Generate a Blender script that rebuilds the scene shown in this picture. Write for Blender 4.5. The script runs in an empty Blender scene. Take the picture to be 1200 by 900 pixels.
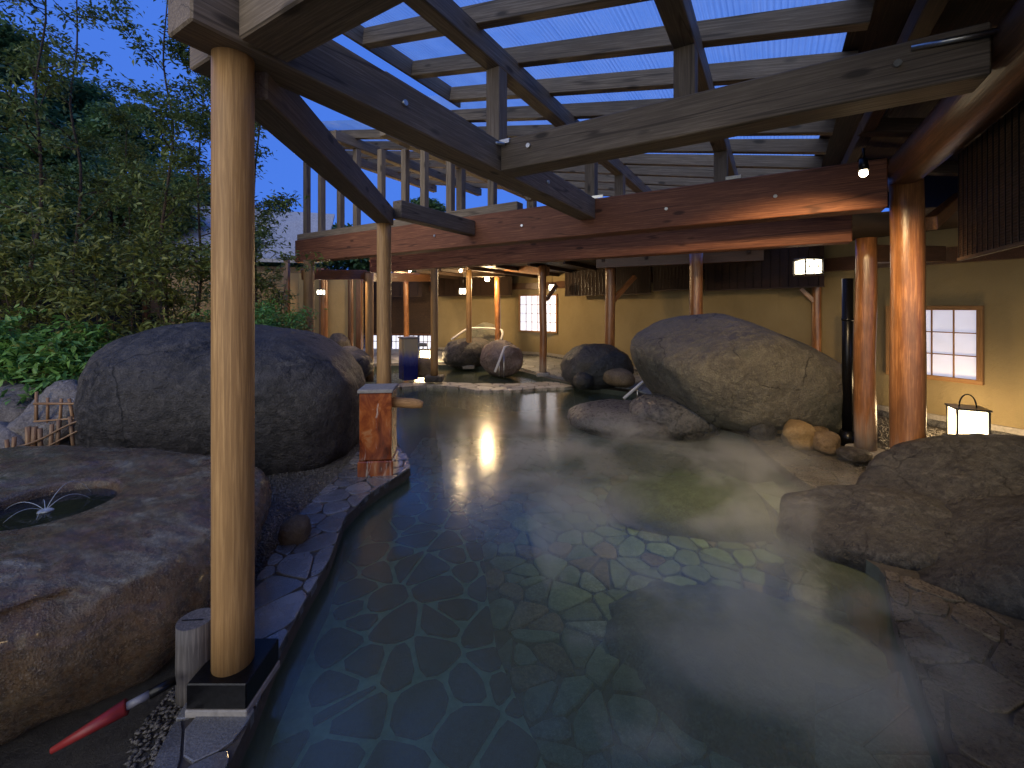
import bpy, bmesh, math, random
import numpy as np
from mathutils import Vector, Matrix, noise
from mathutils.geometry import tessellate_polygon

R = math.radians
sc = bpy.context.scene
COL = sc.collection
random.seed(7)
rng = np.random.default_rng(7)

# ------------------------------------------------------------------ camera
F, HZ, CX, CAMH = 500.0, 360.0, 600.0, 1.6
cam_d = bpy.data.cameras.new("camera")
cam_d.sensor_width = 36.0
cam_d.lens = 36.0 * F / 1200.0
cam_d.shift_y = -(450.0 - HZ) / 1200.0
cam_d.clip_start, cam_d.clip_end = 0.05, 2000.0
cam = bpy.data.objects.new("camera", cam_d)
cam.location = (0, 0, CAMH)
cam.rotation_euler = (R(90), 0, 0)
COL.objects.link(cam)
sc.camera = cam

# ------------------------------------------------------------------ sky and light
SUN_EL, SUN_AZ = 14.0, 205.0   # afterglow low behind the viewer's left shoulder
world = bpy.data.worlds.new("World")
sc.world = world
world.use_nodes = True
wt = world.node_tree
wt.nodes.clear()
w_out = wt.nodes.new("ShaderNodeOutputWorld")
w_bg = wt.nodes.new("ShaderNodeBackground")
w_sky = wt.nodes.new("ShaderNodeTexSky")
w_sky.sky_type = 'NISHITA'
w_sky.sun_disc = False
w_sky.sun_elevation = R(SUN_EL)
w_sky.sun_rotation = R(SUN_AZ)
w_sky.ozone_density = 6.0
w_sky.dust_density = 0.2
w_mul = wt.nodes.new("ShaderNodeMix")
w_mul.data_type = 'RGBA'
w_mul.blend_type = 'MULTIPLY'
w_mul.inputs[0].default_value = 1.0
w_mul.inputs[7].default_value = (0.03, 0.045, 0.08, 1)
wt.links.new(w_sky.outputs[0], w_mul.inputs[6])
# a little even blue so that the east side of the dusk sky does not go black
w_add = wt.nodes.new("ShaderNodeMix")
w_add.data_type = 'RGBA'
w_add.blend_type = 'ADD'
w_add.inputs[0].default_value = 1.0
w_add.inputs[7].default_value = (0.33, 0.95, 3.75, 1)
wt.links.new(w_mul.outputs[2], w_add.inputs[6])
wt.links.new(w_add.outputs[2], w_bg.inputs[0])
w_bg.inputs[1].default_value = 0.14
wt.links.new(w_bg.outputs[0], w_out.inputs[0])

sun_d = bpy.data.lights.new("sun", 'SUN')
sun_d.energy = 1.75
sun_d.angle = R(75)
sun_d.color = (1.0, 0.93, 0.62)
sun = bpy.data.objects.new("sun", sun_d)
sun.rotation_euler = (R(90 - SUN_EL), 0, R(180 - SUN_AZ))
COL.objects.link(sun)

sc.view_settings.view_transform = 'Standard'
sc.view_settings.look = 'None'
sc.view_settings.exposure = 0.5
sc.view_settings.gamma = 1.0
sc.view_settings.use_curve_mapping = False
sc.cycles.use_denoising = True
sc.cycles.max_bounces = 8
sc.cycles.diffuse_bounces = 4
sc.cycles.glossy_bounces = 3
sc.cycles.transparent_max_bounces = 12
sc.cycles.caustics_reflective = False
sc.cycles.caustics_refractive = False
sc.cycles.sample_clamp_indirect = 4.0
sc.cycles.volume_step_rate = 2.0

WARM = (1.0, 0.69, 0.34)


# ------------------------------------------------------------------ helpers: place
def pp(x, y, Y):
    return Vector(((x - CX) / F * Y, Y, CAMH - (y - HZ) / F * Y))


def gp(x, y, z=0.0):
    Y = F * (CAMH - z) / (y - HZ)
    return Vector(((x - CX) / F * Y, Y, z))


U = Vector((-0.852, 0.524, 0))
V = Vector((0.524, 0.852, 0))
O0 = Vector((-0.07, 3.5, 0))


def uq(s, q, z=0.0):
    p = O0 + U * s + V * q
    return Vector((p.x, p.y, z))


# ------------------------------------------------------------------ helpers: materials
class NT:
    def __init__(self, name, rough=0.6, spec=0.5):
        self.m = bpy.data.materials.new(name)
        self.m.use_nodes = True
        self.t = self.m.node_tree
        self.t.nodes.clear()
        self.out = self.n("ShaderNodeOutputMaterial")
        self.b = self.n("ShaderNodeBsdfPrincipled")
        self.b.inputs["Roughness"].default_value = rough
        self.b.inputs["Specular IOR Level"].default_value = spec
        self.l(self.b.outputs[0], self.out.inputs[0])

    def n(self, k):
        return self.t.nodes.new(k)

    def l(self, a, b):
        self.t.links.new(a, b)

    def co(self, scale=(1, 1, 1), kind="Object", rnd=True):
        tc = self.n("ShaderNodeTexCoord")
        mp = self.n("ShaderNodeMapping")
        mp.inputs["Scale"].default_value = scale
        self.l(tc.outputs[kind], mp.inputs[0])
        if rnd:
            oi = self.n("ShaderNodeObjectInfo")
            mm = self.n("ShaderNodeMath")
            mm.operation = 'MULTIPLY'
            mm.inputs[1].default_value = 37.0
            self.l(oi.outputs["Random"], mm.inputs[0])
            self.l(mm.outputs[0], mp.inputs["Location"])
        return mp.outputs[0]

    def noise(self, vec, scale, detail=6, rough=0.6, dist=0.0):
        t = self.n("ShaderNodeTexNoise")
        t.inputs["Scale"].default_value = scale
        t.inputs["Detail"].default_value = detail
        t.inputs["Roughness"].default_value = rough
        t.inputs["Distortion"].default_value = dist
        self.l(vec, t.inputs["Vector"])
        return t.outputs["Fac"]

    def voro(self, vec, scale, feat='F1'):
        t = self.n("ShaderNodeTexVoronoi")
        t.feature = feat
        t.inputs["Scale"].default_value = scale
        self.l(vec, t.inputs["Vector"])
        return t.outputs["Distance"]

    def ramp(self, fac, stops):
        r = self.n("ShaderNodeValToRGB")
        e = r.color_ramp.elements
        while len(e) < len(stops):
            e.new(0.5)
        for i, (p, c) in enumerate(stops):
            e[i].position = p
            e[i].color = (c[0], c[1], c[2], 1) if hasattr(c, "__len__") else (c, c, c, 1)
        self.l(fac, r.inputs[0])
        return r.outputs[0]

    def mix(self, fac, a, b, mode='MIX'):
        x = self.n("ShaderNodeMix")
        x.data_type = 'RGBA'
        x.blend_type = mode
        for i, s in ((0, fac), (6, a), (7, b)):
            if isinstance(s, (int, float)):
                x.inputs[i].default_value = s
            elif isinstance(s, tuple):
                x.inputs[i].default_value = (s[0], s[1], s[2], 1)
            else:
                self.l(s, x.inputs[i])
        return x.outputs[2]

    def rand(self, lo, hi):
        oi = self.n("ShaderNodeObjectInfo")
        mr = self.n("ShaderNodeMapRange")
        mr.inputs[3].default_value = lo
        mr.inputs[4].default_value = hi
        self.l(oi.outputs["Random"], mr.inputs[0])
        return mr.outputs[0]

    def color(self, s):
        if isinstance(s, tuple):
            self.b.inputs["Base Color"].default_value = (*s[:3], 1)
        else:
            self.l(s, self.b.inputs["Base Color"])

    def rough(self, s):
        self.l(s, self.b.inputs["Roughness"])

    def bump(self, h, dist=0.01, strength=1.0):
        bp = self.n("ShaderNodeBump")
        bp.inputs["Distance"].default_value = dist
        bp.inputs["Strength"].default_value = strength
        self.l(h, bp.inputs["Height"])
        if self.b.inputs["Normal"].is_linked:
            self.l(self.b.inputs["Normal"].links[0].from_socket, bp.inputs["Normal"])
        self.l(bp.outputs[0], self.b.inputs["Normal"])


def wood(name, c_dark, c_light, rough=0.65, knots=True, spec=0.35, blotch=0.0, foot=None):
    N = NT(name, rough, spec)
    v = N.co((1.2, 34, 34))
    g = N.noise(v, 3.0, 6, 0.65, 0.5)
    col = N.ramp(g, [(0.38, tuple(c * .8 for c in c_dark)), (0.5, c_dark), (0.62, c_light)])
    v2 = N.co((0.9, 3, 3))
    g2 = N.noise(v2, 1.6, 3, 0.5)
    col = N.mix(N.ramp(g2, [(0.35, 0.0), (0.75, 0.55)]), col, tuple(c * 0.62 for c in c_dark))
    if blotch:
        v4 = N.co((1.6, 5, 5))
        col = N.mix(N.ramp(N.noise(v4, 2.2, 4, .6), [(0.4, 0.0), (0.62, blotch)]), col, tuple(c * 0.35 for c in c_dark))
    if knots:
        v3 = N.co((2.2, 6, 6))
        k = N.voro(v3, 1.0)
        col = N.mix(N.ramp(k, [(0.09, 0.9), (0.17, 0.0)]), col, tuple(c * 0.25 for c in c_dark))
    # drying cracks that run along the grain
    v5 = N.co((0.22, 6, 6))
    cr = N.noise(v5, 1.3, 2, 0.4, 0.2)
    crm = N.ramp(cr, [(0.487, 0.0), (0.497, 0.9), (0.503, 0.9), (0.513, 0.0)])
    col = N.mix(N.mix(1.0, crm, 0.35 if not isinstance(crm, float) else 0.3, 'MULTIPLY') if False else crm, col, tuple(c * 0.4 for c in c_dark)) if knots else col
    if foot:
        ge = N.n("ShaderNodeNewGeometry")
        sz = N.n("ShaderNodeSeparateXYZ")
        N.l(ge.outputs["Position"], sz.inputs[0])
        zz = N.n("ShaderNodeMath")
        zz.operation = 'MULTIPLY_ADD'
        N.l(N.noise(N.co((0.7, 14, 14)), 2.0, 5, .7), zz.inputs[0])
        zz.inputs[1].default_value = foot[1] * 1.6
        N.l(sz.outputs[2], zz.inputs[2])
        ft = N.ramp(zz.outputs[0], [(max(.01, foot[1] * .9), foot[2]), (min(.99, foot[1] * 1.7), 0.0)])
        col = N.mix(ft, col, foot[0])
    hue = N.n("ShaderNodeHueSaturation")
    N.l(N.rand(0.82, 1.15), hue.inputs["Value"])
    N.l(col, hue.inputs["Color"])
    N.color(hue.outputs[0])
    N.bump(g, 0.004, 0.6)
    return N.m


def rockmat(name, c0, c1, c2=None, scale=1.0, rough=0.75, bump=0.02, speck=0.0, spec=0.4, moss=None, crack=False):
    N = NT(name, rough, spec)
    v = N.co((1, 1, 1))
    a = N.noise(v, 2.2 * scale, 8, 0.65, 0.3)
    b = N.noise(v, 14 * scale, 8, 0.7)
    c = N.noise(v, 70 * scale, 4, 0.7)
    col = N.ramp(a, [(0.38, c0), (0.62, c1)])
    col = N.mix(N.ramp(b, [(0.45, 0.0), (0.68, 0.85)]), col, c2 or tuple(x * 1.6 for x in c1))
    col = N.mix(N.ramp(c, [(0.35, 0.55), (0.6, 0.0)]), col, tuple(x * 0.35 for x in c0))
    if speck:
        d = N.voro(v, 90 * scale)
        col = N.mix(N.ramp(d, [(0.12, speck), (0.22, 0.0)]), col, (0.65, 0.6, 0.55))
    if moss:
        e = N.noise(v, 1.1 * scale, 5, 0.6)
        col = N.mix(N.ramp(e, [(0.52, 0.0), (0.66, 0.75)]), col, moss)
    # open cracks: edges of big warped cells, only in places
    wv = N.n("ShaderNodeVectorMath")
    wv.operation = 'MULTIPLY_ADD'
    nzc = N.n("ShaderNodeTexNoise")
    nzc.inputs["Scale"].default_value = 2.2 * scale
    nzc.inputs["Detail"].default_value = 5
    N.l(v, nzc.inputs["Vector"])
    N.l(nzc.outputs["Color"], wv.inputs[0])
    wv.inputs[1].default_value = (0.55 / scale, 0.55 / scale, 0.55 / scale)
    N.l(v, wv.inputs[2])
    ce = N.voro(wv.outputs[0], 1.25 * scale, 'DISTANCE_TO_EDGE')
    ck = N.ramp(ce, [(0.0, 1.0), (0.016, 0.0)])
    ckm = N.mix(1.0, ck, N.ramp(N.noise(v, 1.6 * scale, 3), [(0.46, 0.0), (0.56, 1.0)]), 'MULTIPLY')
    if crack:
        col = N.mix(ckm, col, tuple(x * 0.2 for x in c0))
        # pale mineral stains
        col = N.mix(N.ramp(N.noise(N.co((1, 1, .5)), 3.1 * scale, 6, .7, 1.2), [(0.60, 0.0), (0.70, 0.35)]), col, (0.30, 0.28, 0.25))
        # wet band just above the water
        ge = N.n("ShaderNodeNewGeometry")
        sz = N.n("ShaderNodeSeparateXYZ")
        N.l(ge.outputs["Position"], sz.inputs[0])
        zz = N.n("ShaderNodeMath")
        zz.operation = 'MULTIPLY_ADD'
        N.l(b, zz.inputs[0])
        zz.inputs[1].default_value = 0.16
        N.l(sz.outputs[2], zz.inputs[2])
        wet = N.ramp(zz.outputs[0], [(0.02, 1.0), (0.10, 0.0)])
        col = N.mix(wet, col, N.mix(1.0, col, (0.42, 0.42, 0.42), 'MULTIPLY'))
    hue = N.n('ShaderNodeHueSaturation')
    N.l(N.rand(0.72, 1.3), hue.inputs['Value'])
    N.l(col, hue.inputs['Color'])
    N.color(hue.outputs[0])
    N.rough(N.ramp(b, [(0.3, rough - .22), (0.7, min(rough + .15, 1))]))
    if crack:
        N.bump(N.ramp(ce, [(0.0, 0.0), (0.03, 1.0)]), .012, 0.35)
    pit = N.voro(N.co((1, 1, 1.3)), 26 * scale)
    N.bump(N.noise(v, 6 * scale, 6, .62, .4), bump * 2.2, 0.9)
    N.bump(b, bump * 1.3, 0.9)
    N.bump(c, bump * 0.5, 0.9)
    N.bump(N.ramp(pit, [(0.0, 0.0), (0.35, 1.0)]), bump * .35, 0.6)
    return N.m


def plain(name, c, rough=0.5, metal=0.0, nscale=25, var=0.25, bump=0.001, spec=0.5):
    N = NT(name, rough, spec)
    N.b.inputs["Metallic"].default_value = metal
    v = N.co()
    a = N.noise(v, nscale, 5, 0.6)
    N.color(N.ramp(a, [(0.3, tuple(x * (1 - var) for x in c)), (0.7, tuple(min(1, x * (1 + var)) for x in c))]))
    if bump:
        N.bump(a, bump, 0.6)
    return N.m


def glow(name, c, strength, base=(0.8, 0.8, 0.8)):
    N = NT(name, 0.6)
    N.b.inputs["Base Color"].default_value = (*base, 1)
    N.b.inputs["Emission Color"].default_value = (*c, 1)
    v = N.co()
    a = N.noise(v, 8, 3, .5)
    r = N.ramp(a, [(0.3, 0.8), (0.7, 1.0)])
    mm = N.n("ShaderNodeMath")
    mm.operation = 'MULTIPLY'
    mm.inputs[1].default_value = strength
    N.l(r, mm.inputs[0])
    N.l(mm.outputs[0], N.b.inputs["Emission Strength"])
    return N.m


M = {}
M['beam'] = wood('weathered_beam_wood', (0.20, 0.15, 0.105), (0.29, 0.225, 0.16))
M['red_beam'] = wood('stained_red_wood', (0.23, 0.085, 0.045), (0.36, 0.145, 0.07))
M['post'] = wood('pale_cypress_wood', (0.40, 0.225, 0.088), (0.53, 0.315, 0.13), knots=False, rough=0.5, foot=((0.10, 0.07, 0.045), 0.16, 0.8))
M['log'] = wood('varnished_log_wood', (0.27, 0.11, 0.038), (0.45, 0.21, 0.08), rough=0.28, knots=False, spec=0.6, blotch=0.55, foot=((0.36, 0.31, 0.26), 0.5, 0.75))
M['dark_wood'] = wood('dark_ceiling_wood', (0.045, 0.026, 0.016), (0.085, 0.05, 0.03), knots=False)
M['log_dark'] = wood('dark_varnished_log', (0.10, 0.045, 0.022), (0.19, 0.085, 0.04), rough=0.35, knots=False, spec=0.55)
M['frame'] = wood('window_frame_wood', (0.36, 0.19, 0.075), (0.46, 0.26, 0.11), knots=False)
M['stump'] = wood('grey_weathered_wood', (0.10, 0.09, 0.085), (0.19, 0.17, 0.155), knots=False)
M['rock_dark'] = rockmat('dark_basalt', (0.032, 0.029, 0.028), (0.078, 0.070, 0.066), (0.15, 0.135, 0.125), 1.0, 0.6, 0.03, crack=True)
M['rock_tan'] = rockmat('tan_boulder', (0.10, 0.09, 0.075), (0.19, 0.17, 0.13), (0.27, 0.25, 0.19), 1.0, 0.7, 0.022, moss=(0.05, 0.06, 0.045), crack=True)
M['rock_grey'] = rockmat('grey_boulder', (0.030, 0.030, 0.034), (0.060, 0.060, 0.060), (0.12, 0.12, 0.118), 1.6, 0.45, 0.022, crack=True)
M['rock_flat'] = rockmat('wet_flat_rock', (0.05, 0.05, 0.055), (0.10, 0.10, 0.105), (0.2, 0.2, 0.2), 1.2, 0.35, 0.02, crack=True)
M['rock_gold'] = rockmat('golden_stone', (0.30, 0.19, 0.08), (0.46, 0.30, 0.13), (0.5, 0.38, 0.2), 3, 0.7, 0.01)
M['rock_brown'] = rockmat('brown_stone', (0.12, 0.08, 0.045), (0.22, 0.15, 0.08), (0.3, 0.22, 0.13), 3, 0.7, 0.01)
M['rock_pink'] = rockmat('pinkish_boulder', (0.13, 0.095, 0.085), (0.24, 0.18, 0.16), (0.33, 0.27, 0.24), 1.5, 0.75, 0.02, crack=True)
M['sub_rock'] = rockmat('submerged_rock', (0.06, 0.065, 0.055), (0.13, 0.13, 0.11), None, 1.0, 0.8, 0.01)
N = NT('wet_flagstone', 0.3, 0.8)
v = N.co()
a = N.noise(v, 5, 6, .6)
b = N.noise(v, 110, 4, .7)
col = N.mix(N.ramp(b, [(0.35, .5), (0.6, 0.0)]), N.ramp(a, [(0.35, (0.12, 0.12, 0.125)), (0.65, (0.22, 0.22, 0.225))]), (0.03, 0.03, 0.032))
hue = N.n('ShaderNodeHueSaturation')
N.l(N.rand(0.7, 1.35), hue.inputs['Value'])
N.l(col, hue.inputs['Color'])
N.color(hue.outputs[0])
N.rough(N.ramp(a, [(0.3, 0.12), (0.7, 0.38)]))
N.bump(a, 0.012, .8)
N.bump(b, 0.005, .9)
N.b.inputs['Coat Weight'].default_value = 0.8
N.b.inputs['Coat Roughness'].default_value = 0.16
M['curb'] = N.m
M['curb_r'] = rockmat('brown_flagstone', (0.05, 0.042, 0.032), (0.10, 0.085, 0.062), (0.18, 0.15, 0.11), 4, 0.34, 0.006)
M['bench_stone'] = rockmat('dark_pool_stone', (0.02, 0.022, 0.028), (0.045, 0.047, 0.06), (0.07, 0.07, 0.085), 4, 0.7, 0.003)
M['floor_stone'] = rockmat('green_pool_stone', (0.15, 0.195, 0.14), (0.26, 0.32, 0.235), (0.34, 0.39, 0.29), 3, 0.8, 0.003)
M['floor_stone2'] = rockmat('brown_pool_stone', (0.14, 0.10, 0.06), (0.27, 0.20, 0.13), None, 3, 0.8, 0.003)
M['floor_stone3'] = rockmat('grey_pool_stone', (0.13, 0.15, 0.14), (0.25, 0.28, 0.26), None, 3, 0.8, 0.003)
M['slab'] = rockmat('pool_step_slab', (0.20, 0.20, 0.19), (0.32, 0.32, 0.30), None, 3, 0.8, 0.003)
M['sill_stone'] = rockmat('pale_sill_stone', (0.26, 0.23, 0.19), (0.42, 0.38, 0.32), None, 3, 0.5, 0.004)
M['rock_pale'] = rockmat('pale_garden_rock', (0.10, 0.10, 0.11), (0.20, 0.20, 0.21), (0.32, 0.32, 0.33), 2.0, 0.5, 0.02, crack=True)
M['grout_l'] = plain('pale_mortar', (0.30, 0.36, 0.22), 0.85, nscale=12, bump=0.004)
M['grout_d'] = plain('dark_mortar', (0.07, 0.08, 0.06), 0.85, nscale=12, bump=0.004)
M['joint'] = plain('curb_mortar', (0.06, 0.05, 0.04), 0.7, nscale=40, bump=0.006)
M['ground'] = rockmat('packed_earth_and_grit', (0.05, 0.045, 0.04), (0.10, 0.09, 0.075), (0.15, 0.135, 0.11), 6, 0.6, 0.02)
M['pebble'] = rockmat('pebbles', (0.09, 0.085, 0.08), (0.20, 0.18, 0.165), (0.32, 0.3, 0.27), 8, 0.30, 0.003)
M['hill'] = rockmat('hillside_soil', (0.008, 0.014, 0.008), (0.02, 0.03, 0.015), None, .6, 0.9, 0.1)
M['black'] = plain('black_steel', (0.012, 0.012, 0.014), 0.3, 0.6, 60, 0.4)
M['steel'] = plain('brushed_steel', (0.55, 0.54, 0.52), 0.28, 1.0, 80, 0.15)
M['white'] = plain('white_rail', (0.65, 0.62, 0.6), 0.35, 0.0, 60, 0.1)
M['concrete'] = plain('concrete', (0.27, 0.25, 0.23), 0.8, 0, 30, 0.25, 0.004)
M['red_rubber'] = plain('red_plastic', (0.24, 0.02, 0.02), 0.45)
M['grip'] = plain('grey_plastic', (0.22, 0.22, 0.24), 0.4)
M['bamboo'] = wood('old_bamboo', (0.22, 0.13, 0.07), (0.38, 0.25, 0.14), knots=False, rough=0.45)
M['paper'] = glow('window_paper', (0.72, 0.74, 1.0), 0.42)
M['paper_far'] = glow('far_window_paper', (0.80, 0.84, 1.0), 0.85)
M['lantern'] = glow('lantern_paper', (1.0, 0.76, 0.42), 3.6)
M['lantern_far'] = glow('hanging_lantern_paper', (1.0, 0.85, 0.6), 5.0)
M['bulb'] = glow('lamp_glass', (1.0, 0.80, 0.5), 40.0)

# plaster wall
N = NT('ochre_plaster', 0.85, 0.2)
v = N.co(rnd=False)
a = N.noise(v, 1.2, 5, 0.6)
b = N.noise(v, 60, 4, 0.7)
N.color(N.mix(N.ramp(b, [(0.3, 0.0), (0.8, 0.4)]), N.ramp(a, [(0.3, (0.24, 0.185, 0.10)), (0.7, (0.31, 0.245, 0.135))]), (0.33, 0.24, 0.1)))
pl = N.b.inputs["Base Color"].links[0].from_socket
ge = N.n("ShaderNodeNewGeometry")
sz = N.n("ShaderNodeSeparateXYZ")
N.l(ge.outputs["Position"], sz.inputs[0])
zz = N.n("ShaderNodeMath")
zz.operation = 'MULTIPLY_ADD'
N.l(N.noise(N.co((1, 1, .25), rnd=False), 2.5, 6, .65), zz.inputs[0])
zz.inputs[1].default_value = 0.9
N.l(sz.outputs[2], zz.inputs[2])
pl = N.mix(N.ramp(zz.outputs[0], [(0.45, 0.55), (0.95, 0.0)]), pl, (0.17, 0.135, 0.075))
pl = N.mix(N.ramp(N.noise(N.co((1.5, 1.5, .35), rnd=False), 1.8, 6, .7, .8), [(0.56, 0.0), (0.68, 0.35)]), pl, (0.22, 0.17, 0.09))
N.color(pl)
N.bump(N.noise(v, 7, 5, .6, .5), 0.015, .5)
N.bump(b, 0.005, 0.8)
M['plaster'] = N.m

# reed blinds: fine horizontal reeds
N = NT('dark_reed', 0.6, 0.3)
v = N.co((1, 1, 1))
a = N.noise(N.co((4, 4, 120)), 2, 3, .6)
N.color(N.ramp(a, [(0.3, (0.016, 0.009, 0.007)), (0.7, (0.05, 0.028, 0.018))]))
M['reed'] = N.m

# glazed ceramic pillars (orange rust with pale runs, and blue to sand)
N = NT('rust_glaze', 0.18, 0.6)
v = N.co((1, 1, 0.55))
a = N.noise(v, 5, 5, 0.6, 1.2)
col = N.ramp(a, [(0.33, (0.06, 0.016, 0.008)), (0.45, (0.22, 0.05, 0.015)), (0.56, (0.36, 0.10, 0.025)), (0.68, (0.46, 0.24, 0.11))])
b = N.noise(N.co((14, 14, 2.2)), 1.2, 4, 0.6, 1.0)
col = N.mix(N.ramp(b, [(0.6, 0.0), (0.68, 0.85)]), col, (0.62, 0.52, 0.42))
N.color(col)
M['rust'] = N.m
N = NT('blue_glaze', 0.2, 0.6)
tc = N.n("ShaderNodeTexCoord")
sp = N.n("ShaderNodeSeparateXYZ")
N.l(tc.outputs["Object"], sp.inputs[0])
ad = N.n("ShaderNodeMath")
ad.operation = 'MULTIPLY_ADD'
N.l(N.noise(N.co((3, 3, 1)), 3, 4), ad.inputs[0])
ad.inputs[1].default_value = 0.25
N.l(sp.outputs[2], ad.inputs[2])
N.color(N.ramp(ad.outputs[0], [(0.42, (0.012, 0.016, 0.12)), (0.62, (0.10, 0.11, 0.30)), (0.80, (0.42, 0.35, 0.24))]))
M['blue_glaze'] = N.m


def leafmat(name, c0, c1, trans=0.25):
    N = NT(name, 0.45, 0.4)
    v = N.co((1, 1, 1), rnd=False)
    a = N.noise(v, 1.3, 3, 0.6)
    b = N.noise(v, 30, 2, 0.6)
    col = N.ramp(a, [(0.35, c0), (0.65, c1)])
    col = N.mix(N.ramp(b, [(0.4, 0.0), (0.7, 0.6)]), col, tuple(min(1, x * 1.7) for x in c1))
    N.color(col)
    tr = N.n("ShaderNodeBsdfTranslucent")
    N.l(col, tr.inputs[0])
    mx = N.n("ShaderNodeMixShader")
    mx.inputs[0].default_value = trans
    N.l(N.b.outputs[0], mx.inputs[1])
    N.l(tr.outputs[0], mx.inputs[2])
    N.l(mx.outputs[0], N.out.inputs[0])
    return N.m


M['leaf_far'] = leafmat('far_foliage', (0.055, 0.11, 0.045), (0.10, 0.175, 0.06))
M['leaf_mid'] = leafmat('shrub_foliage', (0.08, 0.115, 0.03), (0.16, 0.185, 0.05))
M['leaf_thin'] = leafmat('thin_tree_foliage', (0.065, 0.105, 0.035), (0.12, 0.165, 0.05))
M['leaf_low'] = leafmat('low_plant_foliage', (0.07, 0.17, 0.045), (0.13, 0.29, 0.075))
M['bark'] = rockmat('bark', (0.03, 0.022, 0.016), (0.075, 0.055, 0.04), None, 6, 0.9, 0.01)
M['far_wall'] = plain('far_house_wall', (0.16, 0.12, 0.08), 0.8)
M['far_roof'] = plain('pale_metal_roof', (0.30, 0.32, 0.36), 0.5, 0.0, 20)

# roof sheeting: translucent fluted polycarbonate
N = NT('fluted_polycarbonate', 0.35)
tb = N.n("ShaderNodeBsdfTransparent")
tb.inputs[0].default_value = (0.95, 1.0, 1.0, 1)
tl = N.n("ShaderNodeBsdfTranslucent")
v = N.co((1, 1, 1))
st = N.noise(v, 2.5, 6, .65)
N.l(N.ramp(st, [(0.3, (0.5, 0.75, .95)), (0.7, (0.8, 0.95, 1.0))]), tl.inputs[0])
# the inner walls of the twin wall sheet: darker lines along the flutes
tc = N.n("ShaderNodeTexCoord")
dt = N.n("ShaderNodeVectorMath")
dt.operation = 'DOT_PRODUCT'
dt.inputs[1].default_value = (-0.852, 0.524, 0)
N.l(tc.outputs["Object"], dt.inputs[0])
ml = N.n("ShaderNodeMath")
ml.operation = 'MULTIPLY'
ml.inputs[1].default_value = 2 * math.pi / 0.036
N.l(dt.outputs["Value"], ml.inputs[0])
sn = N.n("ShaderNodeMath")
sn.operation = 'SINE'
N.l(ml.outputs[0], sn.inputs[0])
stn = N.noise(v, 1.2, 7, .7, 1.0)
rb = N.mix(N.ramp(sn.outputs[0], [(0.35, 0.0), (0.9, 1.0)]), (0.97, 1.0, 1.0), (0.50, 0.62, 0.74))
rb = N.mix(N.ramp(stn, [(0.45, 0.0), (0.72, 0.5)]), rb, (0.45, 0.52, 0.6))
N.l(rb, tb.inputs[0])
m1 = N.n("ShaderNodeMixShader")
m1.inputs[0].default_value = 0.42
N.l(tb.outputs[0], m1.inputs[1])
N.l(tl.outputs[0], m1.inputs[2])
gl = N.n("ShaderNodeBsdfGlossy")
gl.inputs["Roughness"].default_value = 0.25
m2 = N.n("ShaderNodeMixShader")
m2.inputs[0].default_value = 0.06
N.l(m1.outputs[0], m2.inputs[1])
N.l(gl.outputs[0], m2.inputs[2])
N.l(m2.outputs[0], N.out.inputs[0])
M['poly'] = N.m

# hot spring water
N = NT('spring_water', 0.05)
tb = N.n("ShaderNodeBsdfTransparent")
tb.inputs[0].default_value = (0.82, 0.96, 0.78, 1)
gl = N.n("ShaderNodeBsdfGlossy")
gl.inputs["Roughness"].default_value = 0.17
gl.inputs[0].default_value = (1, 1, 1, 1)
v = N.co((1, 1, 1), rnd=False)
h1 = N.noise(v, 3.5, 4, 0.55, 0.6)
h2 = N.noise(v, 14, 3, 0.55, 0.4)
hh = N.mix(0.3, h1, h2)
bp = N.n("ShaderNodeBump")
bp.inputs["Distance"].default_value = 0.012
bp.inputs["Strength"].default_value = 0.3
N.l(hh, bp.inputs["Height"])
N.l(bp.outputs[0], gl.inputs["Normal"])
df = N.n("ShaderNodeBsdfDiffuse")
df.inputs[0].default_value = (0.48, 0.60, 0.42, 1)
milk = N.n("ShaderNodeMixShader")
milk.inputs[0].default_value = 0.10
N.l(tb.outputs[0], milk.inputs[1])
N.l(df.outputs[0], milk.inputs[2])
fr = N.n("ShaderNodeFresnel")
fr.inputs[0].default_value = 1.5
N.l(bp.outputs[0], fr.inputs["Normal"])
m2 = N.n("ShaderNodeMixShader")
N.l(fr.outputs[0], m2.inputs[0])
N.l(milk.outputs[0], m2.inputs[1])
N.l(gl.outputs[0], m2.inputs[2])
N.l(m2.outputs[0], N.out.inputs[0])
M['water'] = N.m
N = NT('basin_water', 0.03, 0.6)
N.color((0.012, 0.014, 0.014))
N.bump(N.noise(N.co(), 16, 3), 0.006, 0.5)
M['basin_water'] = N.m
N = NT('water_jet', 0.2, 0.6)
N.color((0.6, 0.66, 0.75))
N.b.inputs["Alpha"].default_value = 0.45
M['jet'] = N.m


# ------------------------------------------------------------------ helpers: objects
def setp(o, label=None, cat=None, group=None, kind=None):
    if label: o['label'] = label
    if cat: o['category'] = cat
    if group: o['group'] = group
    if kind: o['kind'] = kind
    return o


def attach(o, parent):
    if parent is not None:
        o.parent = parent
        o.matrix_parent_inverse = Matrix.Translation(parent.location).inverted() if parent.type == 'EMPTY' else parent.matrix_basis.inverted()
        if parent.parent is not None and parent.type != 'EMPTY':
            # the parent is itself a child with an Empty above it: its world matrix equals its basis
            o.matrix_parent_inverse = parent.matrix_basis.inverted()
    return o


def empty(name, loc, label, cat, group=None):
    o = bpy.data.objects.new(name, None)
    o.empty_display_size = 0.1
    o.location = loc
    COL.objects.link(o)
    return setp(o, label, cat, group)


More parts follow.
